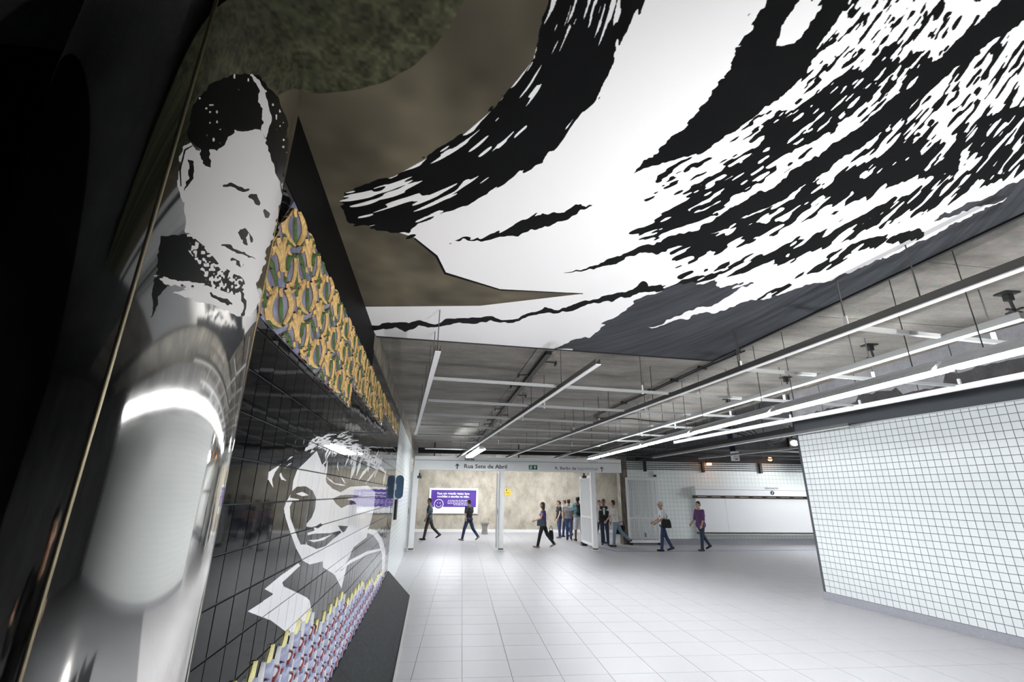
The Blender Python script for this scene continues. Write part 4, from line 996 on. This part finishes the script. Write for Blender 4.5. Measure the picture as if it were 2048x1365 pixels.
gt, gd, ga = gate(g0, g1, .12, 2.62, 'barred_gate', 'tall white barred gate leaf standing open, hinged on post beside the group of walkers', 14, (1.1,))
MB().box((g0 + g1) / 2 + [0, 0, .62], (np.linalg.norm(g1 - g0) - .18, .02, .88), ga).build('lower_panel', M['grey_paint'], gt)
MB().box(g1 + [.05, -.1, .07], (.28, .2, .13), ga).build('wheel_block', M['black_metal'], gt)
YB2 = 19.85
q0, q1 = aty(1254, 1020, YB2), aty(1317.5, 1020, YB2)
gt2, gd2, ga2 = gate((q0[0], YB2, 0), (q1[0], YB2, 0), .08, 2.62, 'barred_gate', 'white barred gate leaf parked flat against the tiled wall, left of the man in cap', 16, (1.02,))
for z in (.55, 1.45, 1.95, 2.3): MB().box(((q0[0] + q1[0]) / 2, YB2 + .01, z), (q1[0] - q0[0] - .18, .012, .014)).build('tie_bar', M['white_paint'], gt2)
for x in (q0[0] + .08, q1[0] - .08): MB().box((x, YB2, .042), (.12, .14, .085)).build('foot', M['black_metal'], gt2)
MB().box(((q0[0] + q1[0]) / 2 + .02, YB2 - .03, .38), (.05, .03, .16)).build('bolt', M['stone'], gt2)
for u, v, lab in ((1168, 953, 'small black camera hanging under right part of the exit sign'), (839, 953, 'small black camera hanging under left end of the exit sign')):
    c = aty(u, v, SY + .1); t = thing('camera', c, lab, 'camera')
    MB().box(c + [0, 0, -.03], (.14, .18, .09)).build('body', M['black_metal'], t); MB().tube(c + [.0, -.09, -.04], c + [0, -.12, -.05], .035, n=12).build('lens', M['rail_dark'], t); MB().box(c + [0, 0, .06], (.05, .05, .10)).build('stem', M['black_metal'], t)
c = aty(1310, 947, 19.95); t = thing('wall_box', c, 'small white box on the tiled wall above the parked gate', 'box')
MB().box(c, (.17, .14, .14)).build('case', M['white_paint'], t); MB().box(c + [-.01, .02, -.11], (.10, .1, .08)).build('dark_base', M['black_metal'], t)

# ------------------------------------------------------------------ information board on the far tiled wall
IY = 19.6
bx0, bx1 = aty(1396, 1030, IY)[0], 15.6
zt = aty(1500, 974.5, IY)[2]; zb_ = aty(1500, 992.5, IY)[2]; z1_ = aty(1500, 998.5, IY)[2]; z2_ = aty(1500, 1066.5, IY)[2]; z3_ = aty(1500, 1072, IY)[2]
ib = thing('information_board', ((bx0 + bx1) / 2, IY + .3, (zt + z3_) / 2), 'wide blank white information board with header strip on the far tiled wall', 'board')
MB().box(((bx0 + bx1) / 2, IY + .2, (zt + zb_) / 2), (bx1 - bx0, .36, zt - zb_)).build('header', M['sign_white'], ib)
MB().box(((bx0 + bx1) / 2, IY + .017, zt - .13), (bx1 - bx0, .01, .012)).build('header_groove', M['sign_text_mid'], ib)
MB().box(((bx0 + bx1) / 2 + .04, IY + .30, (z1_ + z2_) / 2), (bx1 - bx0 - .08, .16, z1_ - z2_)).build('panel', M['white'], ib)
MB().box(((bx0 + bx1) / 2, IY + .28, (zb_ + z1_) / 2), (bx1 - bx0, .10, zb_ - z1_)).build('dark_gap', M['dirt'], ib)
MB().box(((bx0 + bx1) / 2 + .04, IY + .25, (z2_ + z3_) / 2 - .02), (bx1 - bx0, .26, .03)).build('bottom_rail', M['alu'], ib)
MB().box(((bx0 + bx1) / 2 + .04, IY + .30, z2_ - .02), (bx1 - bx0, .10, .05)).build('dark_gap', M['dirt'], ib)
for k in range(9):
    x = bx0 + .35 + k * .62; MB().box((x, IY + .2, (zb_ + z1_) / 2 + .01), (.38, .1, .03)).build('clip_strip', M['alu'], ib)
MB().box((aty(1460, 1030, IY)[0], IY + .219, (z1_ + z2_) / 2), (.008, .004, z1_ - z2_)).build('joint', M['grey_paint'], ib)
xa, xb = aty(1530, 977, IY)[0], aty(1557, 977, IY)[0]
text('lettering', 'Informações', .13, ((xa + xb) / 2, IY + .012, aty(1543, 977, IY)[2]), xb - xa, M['sign_text_mid'], ib)
xi, _, zi = aty(1545, 986.5, IY)
MB().tube((xi, IY + .019, zi), (xi, IY + .008, zi), .085, n=24).build('round_symbol', M['sign_text'], ib)
text('symbol_letter', 'i', .15, (xi, IY + .006, zi), .028, M['sign_white'], ib, bold=.004)

# ------------------------------------------------------------------ on the concrete back wall
WY = 26.17
p0, p1 = aty(859.5, 976.5, WY), aty(955, 1028, WY)
po = thing('poster', ((p0[0] + p1[0]) / 2, WY, (p0[2] + p1[2]) / 2), 'framed purple poster with a smiling face on the stained concrete wall', 'poster')
W_, H_ = p1[0] - p0[0], p0[2] - p1[2]; xc, zc = (p0[0] + p1[0]) / 2, (p0[2] + p1[2]) / 2
fr = MB()
for sx_, sz_, w, h in ((0, H_ / 2 - .05, W_, .10), (0, -H_ / 2 + .05, W_, .10), (-W_ / 2 + .05, 0, .10, H_ - .2), (W_ / 2 - .05, 0, .10, H_ - .2)): fr.box((xc + sx_, WY - .03, zc + sz_), (w, .07, h))
fr.build('frame', M['white_paint'], po)
MB().box((xc, WY - .012, zc + .11), (W_ - .2, .02, H_ - .42)).build('purple_sheet', M['purple'], po)
MB().box((xc, WY - .010, zc - H_ / 2 + .21), (W_ - .2, .018, .22)).build('white_foot', M['white'], po)
def ptext(body, u0, u1, v, size, m, bold=0.004):
    a, b = aty(u0, v, WY), aty(u1, v, WY); text('lettering', body, size, ((a[0] + b[0]) / 2, WY - .025, a[2]), b[0] - a[0], m, po, bold=bold)
ptext('Faça um grande gesto: leve', 874.5, 939, 987.5, .155, M['white'], .006)
ptext('mochilas e sacolas na mão.', 874.5, 938.5, 993.5, .155, M['white'], .006)
ln = MB()
for k, (u0, u1) in enumerate(((896, 932), (895, 934), (895, 937), (907, 935))):
    a, b = aty(u0, 1001.5 + 3.0 * k, WY), aty(u1, 1001.5 + 3.0 * k, WY); x = a[0]
    while x < b[0] - .05:
        w = random.uniform(.05, .17); ln.box((x + w / 2, WY - .024, a[2]), (w, .003, .028)); x += w + .028
ln.build('small_print', M['white'], po)
sc_ = aty(877.5, 1009, WY)
MB().tube((sc_[0], WY - .020, sc_[2]), (sc_[0], WY - .030, sc_[2]), .25, n=32).build('smile_rim', M['white'], po)
MB().tube((sc_[0], WY - .028, sc_[2]), (sc_[0], WY - .034, sc_[2]), .215, n=32).build('smile_disc', M['purple'], po)
f_ = MB()
for sgx in (-1, 1): f_.ell((sc_[0] + sgx * .065, WY - .036, sc_[2] + .06), (.028, .006, .032), 12, 6)
arc = [(sc_[0] + .135 * math.cos(t), WY - .036, sc_[2] + .01 + .15 * math.sin(t)) for t in np.linspace(math.radians(195), math.radians(345), 12)]
f_.path(arc, .017, 6); f_.build('smile_features', M['white'], po)
a, b = aty(1009.5, 978.5, WY), aty(1021, 991, WY)
ys = thing('yellow_notice', ((a[0] + b[0]) / 2, WY, (a[2] + b[2]) / 2), 'small yellow notice on the concrete wall right of the middle post', 'notice')
MB().box(((a[0] + b[0]) / 2, WY, (a[2] + b[2]) / 2), (b[0] - a[0], .025, a[2] - b[2])).build('sheet', M['yellow_sign'], ys)
q = MB(); q.box((a[0] + .09, WY - .014, a[2] - .07), (.07, .004, .07)); q.box(((a[0] + b[0]) / 2, WY - .014, a[2] - .18), (.22, .004, .015)); q.box(((a[0] + b[0]) / 2, WY - .014, a[2] - .23), (.22, .004, .015)); q.build('print', M['black_metal'], ys)
a, b = atz(961, 1071, 0), atz(977, 1071, 0); yb = 24.9; xa = aty(961, 1060, yb)[0]; xb = aty(977.5, 1060, yb)[0]; zt_ = aty(969, 1046, yb)[2]
fo = thing('stone_pedestal', ((xa + xb) / 2, yb, 0), 'small grey stone pedestal with a flat top against the concrete wall', 'pedestal')
MB().box(((xa + xb) / 2, yb, zt_ - .03), (xb - xa, .34, .06)).build('top', M['stone'], fo)
MB().prism([(-.15, 0), (.15, 0), (.12, zt_ - .24), (.17, zt_ - .06), (-.17, zt_ - .06), (-.12, zt_ - .24)], ((xa + xb) / 2, yb - .12, 0), (1, 0, 0), (0, 0, 1), (0, .24, 0)).build('stem', M['stone'], fo)
# ------------------------------------------------------------------ blue blade sign and dark strip on the white left wall
bs_ = 10.42; bp = LW(bs_, 0, 0)
bz0, bz1 = LW(*to_s(795, 1000))[2], 2.27
bsn = thing('blade_sign', LW(bs_, 2.0, .09), 'rounded dusty blue blade sign projecting from the left wall', 'sign')
w2, h2 = .085, .235; pts = []
for cxp, czp, a0 in ((0, h2 - .085, 0), (0, h2 - .085, 90), (0, -(h2 - .085), 180), (0, -(h2 - .085), 270)):
    for k in range(7): t_ = math.radians(a0 + 15 * k); pts.append((cxp + .085 * math.cos(t_), czp + .085 * math.sin(t_)))
MB().prism(pts, LW(bs_, 2.02, .09), NL, (0, 0, 1), DL * .03).build('blade', M['blue_sign'], bsn)
MB().box(LW(bs_ + .015, 2.02, .0), (.05, .06, .12), ANG_L).build('wall_bracket', M['white_paint'], bsn)
ds = thing('dark_wall_strip', LW(10.9, 1.55, 0), 'narrow black upright strip on the white wall under the blue sign', 'strip')
MB().box(LW(10.9, 1.56, .02), (.22, .05, .40), ANG_L).build('strip', M['black_metal'], ds); MB().box(LW(11.03, 1.56, .02), (.03, .06, .42), ANG_L).build('brown_edge', M['dirt'], ds)
# ------------------------------------------------------------------ people
def remesh(mb, name, m, parent, voxel=0.012, smooth=4):
    me = bpy.data.meshes.new(name); me.from_pydata(mb.v, [], mb.f)
    bm = bmesh.new(); bm.from_mesh(me); bmesh.ops.recalc_face_normals(bm, faces=bm.faces); bm.to_mesh(me); bm.free()
    o = bpy.data.objects.new(name, me); COL.objects.link(o)
    r = o.modifiers.new('r', 'REMESH'); r.mode = 'VOXEL'; r.voxel_size = voxel
    s = o.modifiers.new('s', 'SMOOTH'); s.factor = .5; s.iterations = smooth
    bpy.context.view_layer.update()
    me2 = bpy.data.meshes.new_from_object(o.evaluated_get(bpy.context.evaluated_depsgraph_get()))
    me2.polygons.foreach_set('use_smooth', [True] * len(me2.polygons)); me2.materials.clear(); me2.materials.append(m); me2.name = name
    bpy.data.objects.remove(o); bpy.data.meshes.remove(me)
    o = bpy.data.objects.new(name, me2); COL.objects.link(o); o.parent = parent; return o
SKIN = {'fair': mat('fair_skin', (.60, .36, .26), .5), 'tan': mat('tan_skin', (.45, .25, .16), .5), 'dark': mat('dark_skin', (.16, .08, .05), .5)}
CLO = {}
def cloth(c):
    if c not in CLO: CLO[c] = mat('cloth_%d' % (len(CLO) + 1), c, .85, var=.18, vscale=14, bump=.2, bscale=22)
    return CLO[c]
HAIR = {'black': mat('black_hair', (.008, .007, .007), .5), 'brown': mat('brown_hair', (.04, .02, .012), .5), 'grey': mat('grey_hair', (.35, .33, .31), .6)}
M['eye'] = mat('eye_dark', (.01, .01, .01), .2); M['lip'] = mat('lip', (.30, .10, .08), .5)
SHOE = {'black': mat('black_shoe', (.012, .012, .013), .4), 'tan': mat('tan_shoe', (.30, .24, .18), .5), 'white': mat('white_shoe', (.5, .5, .5), .5)}
V3 = Vector
def person(pos, yaw, H, label, skin, hair, top, legs, shoe, legp, armp, lean=0, headyaw=0, female=False, sleeve=.5, shorts=None, girth=1.0, hairstyle='short', vest=None, shirt_len=.0, hidden_face=False):
    """legp: ((thigh, knee, abduct) left, right) in degrees, thigh forward +; armp: ((forward, out, elbow) left, right)"""
    root = thing('person', pos, label, 'person'); root.rotation_euler = (0, 0, yaw)
    k = H / 1.72; rd = math.radians
    hip_z = .90
    pts = {}
    for s, sg_ in (('L', -1), ('R', 1)):
        th, kn, ab = legp[0 if s == 'L' else 1]
        hp = V3((sg_ * .085, 0, hip_z)); a = rd(th); b = rd(th - kn)
        knee = hp + V3((sg_ * math.sin(rd(ab)) * .42, math.sin(a) * .42, -math.cos(a) * .42))
        ank = knee + V3((sg_ * math.sin(rd(ab)) * .2, math.sin(b) * .41, -math.cos(b) * .41))
        pit = rd(max(0, (kn - th) * .8 - 4)) if kn > th else -rd(max(0, th - kn) * .35)
        toe = ank + V3((sg_ * .02, .165 * math.cos(pit), -.045 - .165 * math.sin(pit))); heel = ank + V3((0, -.055 * math.cos(pit), -.045 + .055 * math.sin(pit)))
        pts[s] = (hp, knee, ank, toe, heel)
    low = min(min(p[3].z, p[4].z) for p in pts.values()) - .030
    up = V3((0, 0, -low))
    for s in pts: pts[s] = tuple(p + up for p in pts[s])
    hz = hip_z - low
    ln = rd(lean); Rl = Matrix.Rotation(-ln, 3, 'X'); base = V3((0, 0, hz))
    def T(x, y, z): return base + Rl @ V3((x, y, z - .90))
    shw = (.155 if female else .180) * (girth * .4 + .6); cw = (.10 if female else .115); hipw = .10 if female else .095
    arms = {}
    for s, sg_ in (('L', -1), ('R', 1)):
        f, ou, el = armp[0 if s == 'L' else 1]; sh = T(sg_ * shw, 0, 1.395)
        fa_ = rd(f); d1 = V3((sg_ * math.sin(rd(ou)), math.sin(fa_) * math.cos(rd(ou)), -math.cos(fa_) * math.cos(rd(ou))))
        elb = sh + d1 * .285
        fb_ = rd(f + el); ou2 = rd(ou * .5); d2 = V3((sg_ * math.sin(ou2), math.sin(fb_) * math.cos(ou2), -math.cos(fb_) * math.cos(ou2)))
        wr_ = elb + d2 * .25
        arms[s] = (sh, elb, wr_, d2, sg_)
    neck = T(0, .0, 1.43); hd0 = neck + Rl @ V3((0, .02, .09)); hc = hd0 + V3((0, .012, .095)); Rh = Matrix.Rotation(rd(headyaw), 3, 'Z')
    def Hd(x, y, z): return hc + Rh @ V3((x, y, z))
    g = girth
    # --- body, one surface
    B = MB()
    B.capsule(T(-.07, 0, .93), T(.07, 0, .93), .105 * g); B.capsule(T(-.05, 0, 1.08), T(.05, 0, 1.08), .10 * g); B.capsule(T(-.075, 0, 1.24), T(.075, 0, 1.24), cw * (g * .6 + .4)); B.capsule(T(-.12, -.005, 1.36), T(.12, -.005, 1.36), .075)
    B.capsule(T(0, 0, .95), T(0, 0, 1.3), .10 * g); B.capsule(neck + V3((0, 0, -.05)), hd0, .056 if not female else .048)
    for s in 'LR':
        hp, kn_, an, toe, heel = pts[s]; B.capsule(hp, kn_, .085, .058); B.capsule(kn_, an, .056, .038); B.capsule(heel, toe, .034, .026); B.capsule(an, heel, .036, .034)
        sh, elb, wr_, d2, sg_ = arms[s]; B.capsule(sh, elb, .048, .038); B.capsule(elb, wr_, .038, .026)
        # hand: palm, four curled fingers, thumb
        side = d2.cross(V3((1, 0, 0))).normalized() if abs(d2.x) < .9 else V3((0, 1, 0)); inn = V3((-sg_, 0, 0)); fwd = side if side.y > 0 else -side
        pc = wr_ + d2 * .045; B.capsule(wr_, wr_ + d2 * .03, .026, .028); B.capsule(pc - fwd * .024, pc + fwd * .024, .022); B.capsule(pc + d2 * .03 - fwd * .026, pc + d2 * .03 + fwd * .026, .019)
        for q, Lq in enumerate((.062, .074, .070, .054)):
            f0 = pc + d2 * .040 + fwd * (.030 - .020 * q); f1 = f0 + (d2 * .8 + inn * .45).normalized() * Lq * .55; f2 = f1 + (d2 * .35 + inn * .9).normalized() * Lq * .45
            B.capsule(f0, f1, .0095, .009, 8, 3); B.capsule(f1, f2, .009, .0075, 8, 3)
        t0 = pc + fwd * .028 - d2 * .01; t1 = t0 + (fwd * .6 + d2 * .7 + inn * .3).normalized() * .035; B.capsule(t0, t1, .012, .0105, 8, 3); B.capsule(t1, t1 + (d2 * .9 + inn * .5).normalized() * .026, .0105, .009, 8, 3)
    B.ell(Hd(0, -.008, .03), (.074, .094, .092), rot=Rh); B.ell(Hd(0, .022, -.045), (.056, .066, .066), rot=Rh); B.ell(Hd(0, .058, -.088), (.026, .024, .022), rot=Rh)
    B.capsule(Hd(0, .088, .018), Hd(0, .108, -.022), .011, .016, 10, 3)
    for sg_ in (-1, 1): B.ell(Hd(sg_ * .076, -.005, -.005), (.012, .022, .034), 10, 6, Rh)
    body = remesh(B, 'body', SKIN[skin], root, .0105, 3)
    E_ = MB()
    for sg_ in (-1, 1): E_.ell(Hd(sg_ * .031, .081, .022), (.013, .009, .008), 10, 6, Rh)
    for sg_ in (-1, 1): E_.capsule(Hd(sg_ * .018, .088, .042), Hd(sg_ * .046, .078, .043), .005, .004, 6, 2)
    if not hidden_face:
        E_.build('eyes', M['eye'], None); e = COL.objects[-1]; e.parent = body; e.location = (0, 0, 0)
        mo = MB().capsule(Hd(-.022, .084, -.052), Hd(.022, .084, -.052), .007, .007, 8, 3).build('mouth', M['lip'], None); mo.parent = body
    # --- hair
    Hh = MB()
    if hairstyle != 'cap':
        Hh.ell(Hd(0, -.018, .052), (.083, .094, .084), rot=Rh); Hh.ell(Hd(0, -.045, .0), (.078, .068, .075), rot=Rh)
    else:
        Hh.ell(Hd(0, -.05, -.01), (.074, .055, .05), rot=Rh)
    if hairstyle == 'bob': Hh.ell(Hd(0, -.03, -.04), (.093, .085, .115), rot=Rh); Hh.ell(Hd(0, -.05, -.10), (.085, .06, .08), rot=Rh)
    if hairstyle == 'tail': Hh.ell(Hd(0, -.115, .02), (.035, .04, .045), rot=Rh); Hh.capsule(Hd(0, -.13, .0), Hd(0, -.12, -.14), .028, .014)
    hm = remesh(Hh, 'hair', HAIR[hair], body, .012, 2)
    if hairstyle == 'cap':
        Cp = MB(); Cp.ell(Hd(0, -.012, .062), (.089, .105, .072), rot=Rh); Cp.capsule(Hd(-.045, .10, .052), Hd(.045, .10, .052), .012); Cp.capsule(Hd(-.03, .14, .045), Hd(.03, .14, .045), .011); Cp.capsule(Hd(-.0, .08, .052), Hd(.0, .14, .045), .011)
        remesh(Cp, 'cap', cloth((.58, .54, .46)), body, .010, 2)
    # --- clothes
    ex = .016
    S = MB(); lo = .86 - shirt_len
    S.capsule(T(-.075, 0, lo + .08), T(.075, 0, lo + .08), .108 * g + ex); S.capsule(T(-.05, 0, 1.08), T(.05, 0, 1.08), .105 * g + ex); S.capsule(T(-.08, 0, 1.24), T(.08, 0, 1.24), cw * (g * .6 + .4) + ex); S.capsule(T(-.125, -.005, 1.36), T(.125, -.005, 1.36), .078 + ex * .5); S.capsule(T(0, 0, lo + .09), T(0, 0, 1.3), .105 * g + ex); S.capsule(T(0, -.005, 1.36), T(0, -.005, 1.405), .072, .06)
    if female: S.capsule(T(-.07, .075, 1.245), T(.07, .075, 1.245), .062)
    if sleeve > 0:
        for s in 'LR':
            sh, elb, wr_, d2, sg_ = arms[s]
            if sleeve <= 1: S.capsule(sh, sh + (elb - sh) * sleeve, .052 + ex, .046 + ex)
            else: S.capsule(sh, elb, .052 + ex, .044 + ex); S.capsule(elb, elb + (wr_ - elb) * (sleeve - 1), .042 + ex, .030 + ex)
    remesh(S, 'shirt', cloth(top), root, .012, 4)
    if vest is not None:
        Q = MB(); Q.capsule(T(-.08, -.005, .95), T(.08, -.005, .95), .130 * g + ex); Q.capsule(T(-.07, -.005, 1.08), T(.07, -.005, 1.08), .128 * g + ex); Q.capsule(T(0, -.004, .96), T(0, -.004, 1.28), .132 * g + ex); Q.capsule(T(-.085, -.004, 1.22), T(.085, -.004, 1.22), cw + ex + .012); Q.capsule(T(-.115, -.01, 1.37), T(-.06, -.01, 1.38), .078 + ex); Q.capsule(T(.06, -.01, 1.38), T(.115, -.01, 1.37), .078 + ex)
        remesh(Q, 'vest', cloth(vest), root, .012, 4)
        w_ = MB().prism([(-.03, 0), (.03, 0), (.05, .26), (-.05, .26)], T(0, .165, 1.14), (1, 0, 0), (0, 0, 1), (0, .008, 0)).build('shirt_front', cloth(top), None); w_.parent = root
    P_ = MB(); P_.capsule(T(-.075, 0, .92), T(.075, 0, .92), .108 * g + ex * .8)
    for s in 'LR':
        hp, kn_, an, toe, heel = pts[s]
        if shorts: P_.capsule(hp, hp + (kn_ - hp) * .98, .098, .085)
        else: P_.capsule(hp, kn_, .092 * (g * .4 + .6), .072); P_.capsule(kn_, an + V3((0, 0, -.01)), .068, .056 if not female else .058)
    remesh(P_, 'trousers' if not shorts else 'shorts', cloth(legs), root, .012, 4)
    for s in 'LR':
        hp, kn_, an, toe, heel = pts[s]; F_ = MB(); F_.capsule(heel, toe, .043, .034, 12, 4); F_.capsule(an + V3((0, 0, -.015)), heel, .046, .042); F_.capsule(heel + (toe - heel) * .5, toe, .041, .034)
        sh_ = remesh(F_, 'shoe', SHOE[shoe], root, .011, 2)
    for c in root.children:
        c.scale = (k, k, k)
    Rz = Matrix.Rotation(yaw, 3, 'Z')
    def W_(v): return V3([float(q) for q in pos]) + Rz @ (V3(v) * k)
    return root, {'hand_L': W_(arms['L'][2] + arms['L'][3] * .08), 'hand_R': W_(arms['R'][2] + arms['R'][3] * .08), 'T': lambda x, y, z: W_(T(x, y, z)), 'Rz': Rz, 'sh_L': W_(arms['L'][0]), 'sh_R': W_(arms['R'][0])}
def gp(u, v): return atz(u, v, 0)
WL, WR_, AW = PI / 2, -PI / 2, 0.0           # facing left, right, away
stride = lambda a, b: (a, b)
jeans = (.035, .055, .13); dkjeans = (.02, .035, .09)
r_, k1 = person(gp(856, 1080.5), WL - .1, 1.70, 'person walking left in slate blue short sleeved shirt and dark grey trousers, holding a booklet', 'tan', 'black', (.06, .085, .12), (.045, .043, .045), 'black', ((14, 4, 2), (-22, 26, 2)), ((8, 6, 10), (-12, 8, 12)), sleeve=.85)
r_, k2 = person(gp(936, 1082.5), WL - .75, 1.68, 'person striding left in loose black shirt and blue jeans, arms swinging, past the purple poster', 'fair', 'brown', (.012, .012, .016), jeans, 'tan', ((20, 6, 3), (-24, 22, 3)), ((-30, 34, 10), (30, 34, 12)), sleeve=.95, shirt_len=.05, girth=1.08)
r_, k3 = person(gp(1087, 1096.5), WL - .35, 1.62, 'person with bobbed brown hair in sleeveless violet top and black trousers walking left', 'fair', 'brown', (.09, .05, .26), (.012, .012, .014), 'tan', ((17, 4, 2), (-20, 20, 2)), ((12, 8, 60), (-6, 8, 6)), female=True, sleeve=0, hairstyle='bob')
r_, k4 = person(gp(1119, 1077), WL + .25, 1.62, 'person with dark ponytail in black top and jeans, standing left of the grey shirted walker', 'fair', 'black', (.014, .014, .016), jeans, 'tan', ((4, 2, 2), (-4, 4, 2)), ((10, 6, 18), (6, 6, 14)), female=True, sleeve=.4, hairstyle='tail')
person(gp(1131, 1074.5), WL - .2, 1.66, 'person mostly hidden behind the grey shirted walker, only brown hair and dark legs showing', 'fair', 'brown', (.10, .10, .11), dkjeans, 'black', ((10, 4, 2), (-14, 14, 2)), ((4, 5, 8), (-4, 5, 8)), sleeve=.6)
r_, k6 = person(gp(1139, 1081.5), -.35, 1.72, 'person seen from behind in grey T shirt and blue jeans, walking away', 'tan', 'brown', (.22, .22, .23), jeans, 'black', ((16, 4, 3), (-18, 20, 3)), ((10, 10, 10), (-8, 10, 10)), sleeve=.55, girth=1.08, hidden_face=True)
r_, k7 = person(gp(1158, 1083), .1, 1.80, 'person seen from behind in turquoise shirt and white shorts with black backpack', 'dark', 'black', (.18, .38, .42), (.62, .62, .62), 'black', ((8, 3, 2), (-8, 8, 2)), ((6, 10, 12), (-6, 10, 10)), sleeve=.6, shorts=True, hidden_face=True)
person(gp(1201, 1087), PI + .2, 1.68, 'person in pink and white shirt half hidden behind the gate post', 'fair', 'brown', (.55, .26, .28), dkjeans, 'black', ((10, 4, 2), (-12, 12, 2)), ((6, 6, 10), (-6, 6, 10)), sleeve=1.6)
r_, k9 = person(gp(1211, 1091.5), PI - .25, 1.72, 'person in black vest over white shirt, walking towards viewer beside the gate post', 'dark', 'black', (.55, .55, .57), dkjeans, 'black', ((9, 3, 2), (-8, 10, 2)), ((6, 8, 10), (-4, 8, 10)), sleeve=1.9, vest=(.012, .011, .012), headyaw=8)
r_, k10 = person(gp(1234, 1094), WL - .45, 1.70, 'person in cream shirt and pale jeans leaning forward with a black bag behind', 'tan', 'black', (.66, .63, .57), (.22, .29, .38), 'black', ((8, 4, 3), (-26, 24, 6)), ((26, 8, 14), (-16, 10, 10)), sleeve=.8, lean=5)
r_, k11 = person(gp(1330, 1103), WL - .1, 1.68, 'person in white cap and T shirt with shoulder bag and blue jeans walking left', 'tan', 'grey', (.70, .70, .72), (.03, .045, .12), 'black', ((12, 4, 2), (-16, 12, 2)), ((18, 6, 40), (14, 6, 46)), sleeve=.75, hairstyle='cap')
r_, k12 = person(gp(1407, 1102.5), WL + .2, 1.70, 'stocky person in purple checked shirt and dark jeans walking left past the white board', 'fair', 'black', (.14, .055, .17), (.03, .045, .085), 'black', ((10, 3, 2), (-20, 18, 2)), ((8, 8, 20), (12, 8, 30)), sleeve=1.15, girth=1.18, shirt_len=.03, headyaw=10)
# --- things they carry
BAG = cloth((.012, .012, .014))
def bag(p, w, h, d, yaw, label, strap_to=None, m=BAG, cat='bag', name='handbag', tilt=0.0):
    p = V3([float(q) for q in p]); t = thing(name, (p.x, p.y, p.z), label, cat)
    Rz = Matrix.Rotation(yaw, 3, 'Z'); q = MB()
    prof = [(-w / 2, -h), (w / 2, -h), (w * .47, -h * .3), (w * .36, 0), (-w * .36, 0), (-w * .47, -h * .3)]
    u = Rz @ Matrix.Rotation(tilt, 3, 'Y') @ V3((0, 1, 0)); n_ = Rz @ V3((1, 0, 0)); z_ = V3((0, 0, 1)) if not tilt else (Matrix.Rotation(tilt, 3, n_) @ V3((0, 0, 1)))
    q.prism(prof, p - n_ * d / 2, u, z_, n_ * d); b = q.build('bag_body', m, t)
    bv = b.modifiers.new('soft', 'BEVEL'); bv.width = min(d, w) * .22; bv.segments = 3
    st_ = MB()
    if strap_to is None:
        pts_ = [p + u * (w * .28 * math.cos(a_)) + z_ * (.14 * math.sin(a_)) for a_ in np.linspace(0, PI, 9)]
        st_.path(pts_, .011, 6)
    else:
        for c0, c1 in strap_to: st_.path([c0, c0 * .5 + c1 * .5 + n_ * .0, c1], .012, 6)
    st_.build('strap', m, t); return t
bag(k3['hand_R'] + V3((.24, .05, -.12)), .19, .34, .09, WL - .35, 'black handbag carried low by the person in violet top')
c = k3['T'](-.16, .05, 1.06); bag(c + V3((0, 0, .05)), .33, .26, .12, WL - .35, 'blue grey shoulder bag under the arm of person in violet top', strap_to=[(k3['sh_L'] + V3((0, 0, .07)), c + V3((0, 0, .05)))], m=cloth((.05, .07, .10)), name='shoulder_bag')
c = k10['hand_R']; bag(c + V3((.10, .0, -.02)), .42, .36, .16, WL - .6, 'black holdall bag swinging behind the person in cream shirt', name='holdall', tilt=.35)
c = k11['T'](-.19, -.07, 1.06); bag(c + V3((0, 0, .06)), .36, .30, .10, WL - .1, 'black and grey shoulder bag at the hip of person in white cap', strap_to=[(k11['T'](.10, .02, 1.46), k11['T'](-.10, .14, 1.22)), (k11['T'](-.10, .14, 1.22), c + V3((0, 0, .03))), (k11['T'](.10, -.06, 1.45), k11['T'](-.10, -.16, 1.22)), (k11['T'](-.10, -.16, 1.22), c + V3((0, 0, .03)))], name='shoulder_bag')
p = k7['T'](0, -.20, 1.24); t = thing('backpack', p, 'black backpack worn by the person in turquoise shirt', 'backpack')
q = MB(); q.capsule(p + V3((-.07, 0, -.17)), p + V3((.07, 0, -.17)), .095); q.capsule(p + V3((-.06, .01, .13)), p + V3((.06, .01, .13)), .085); q.capsule(p + V3((0, 0, -.16)), p + V3((0, .01, .13)), .10); q.capsule(p + V3((-.05, -.07, -.14)), p + V3((.05, -.07, -.14)), .05)
o = remesh(q, 'pack', BAG, t, .014, 3); 
for v in o.data.vertices: v.co -= p
st_ = MB()
for sx_ in (-.10, .10): st_.path([k7['T'](sx_, -.14, 1.40), k7['T'](sx_ * 1.15, -.02, 1.47), k7['T'](sx_ * 1.2, .11, 1.36), k7['T'](sx_ * 1.3, .10, 1.18), k7['T'](sx_ * 1.3, -.12, 1.06)], .016, 6)
st_.build('strap', BAG, t)
p = k1['hand_R']; t = thing('booklet', p, 'dark booklet with pale pages held by the person in slate blue shirt', 'booklet')
MB().box(p + V3((.0, -.02, -.06)), (.13, .03, .19), .2).build('cover', BAG, t); MB().box(p + V3((-.012, -.04, -.05)), (.11, .016, .17), .2).build('pages', M['white'], t)

person((-0.05, -0.62, 0), .5, 1.78, 'person in dark clothes standing behind the viewpoint, seen only as dark reflection in steel column', 'tan', 'black', (.008, .008, .009), (.008, .008, .01), 'black', ((2, 2, 3), (-2, 2, 3)), ((30, 10, 95), (30, 10, 95)), sleeve=1.8)
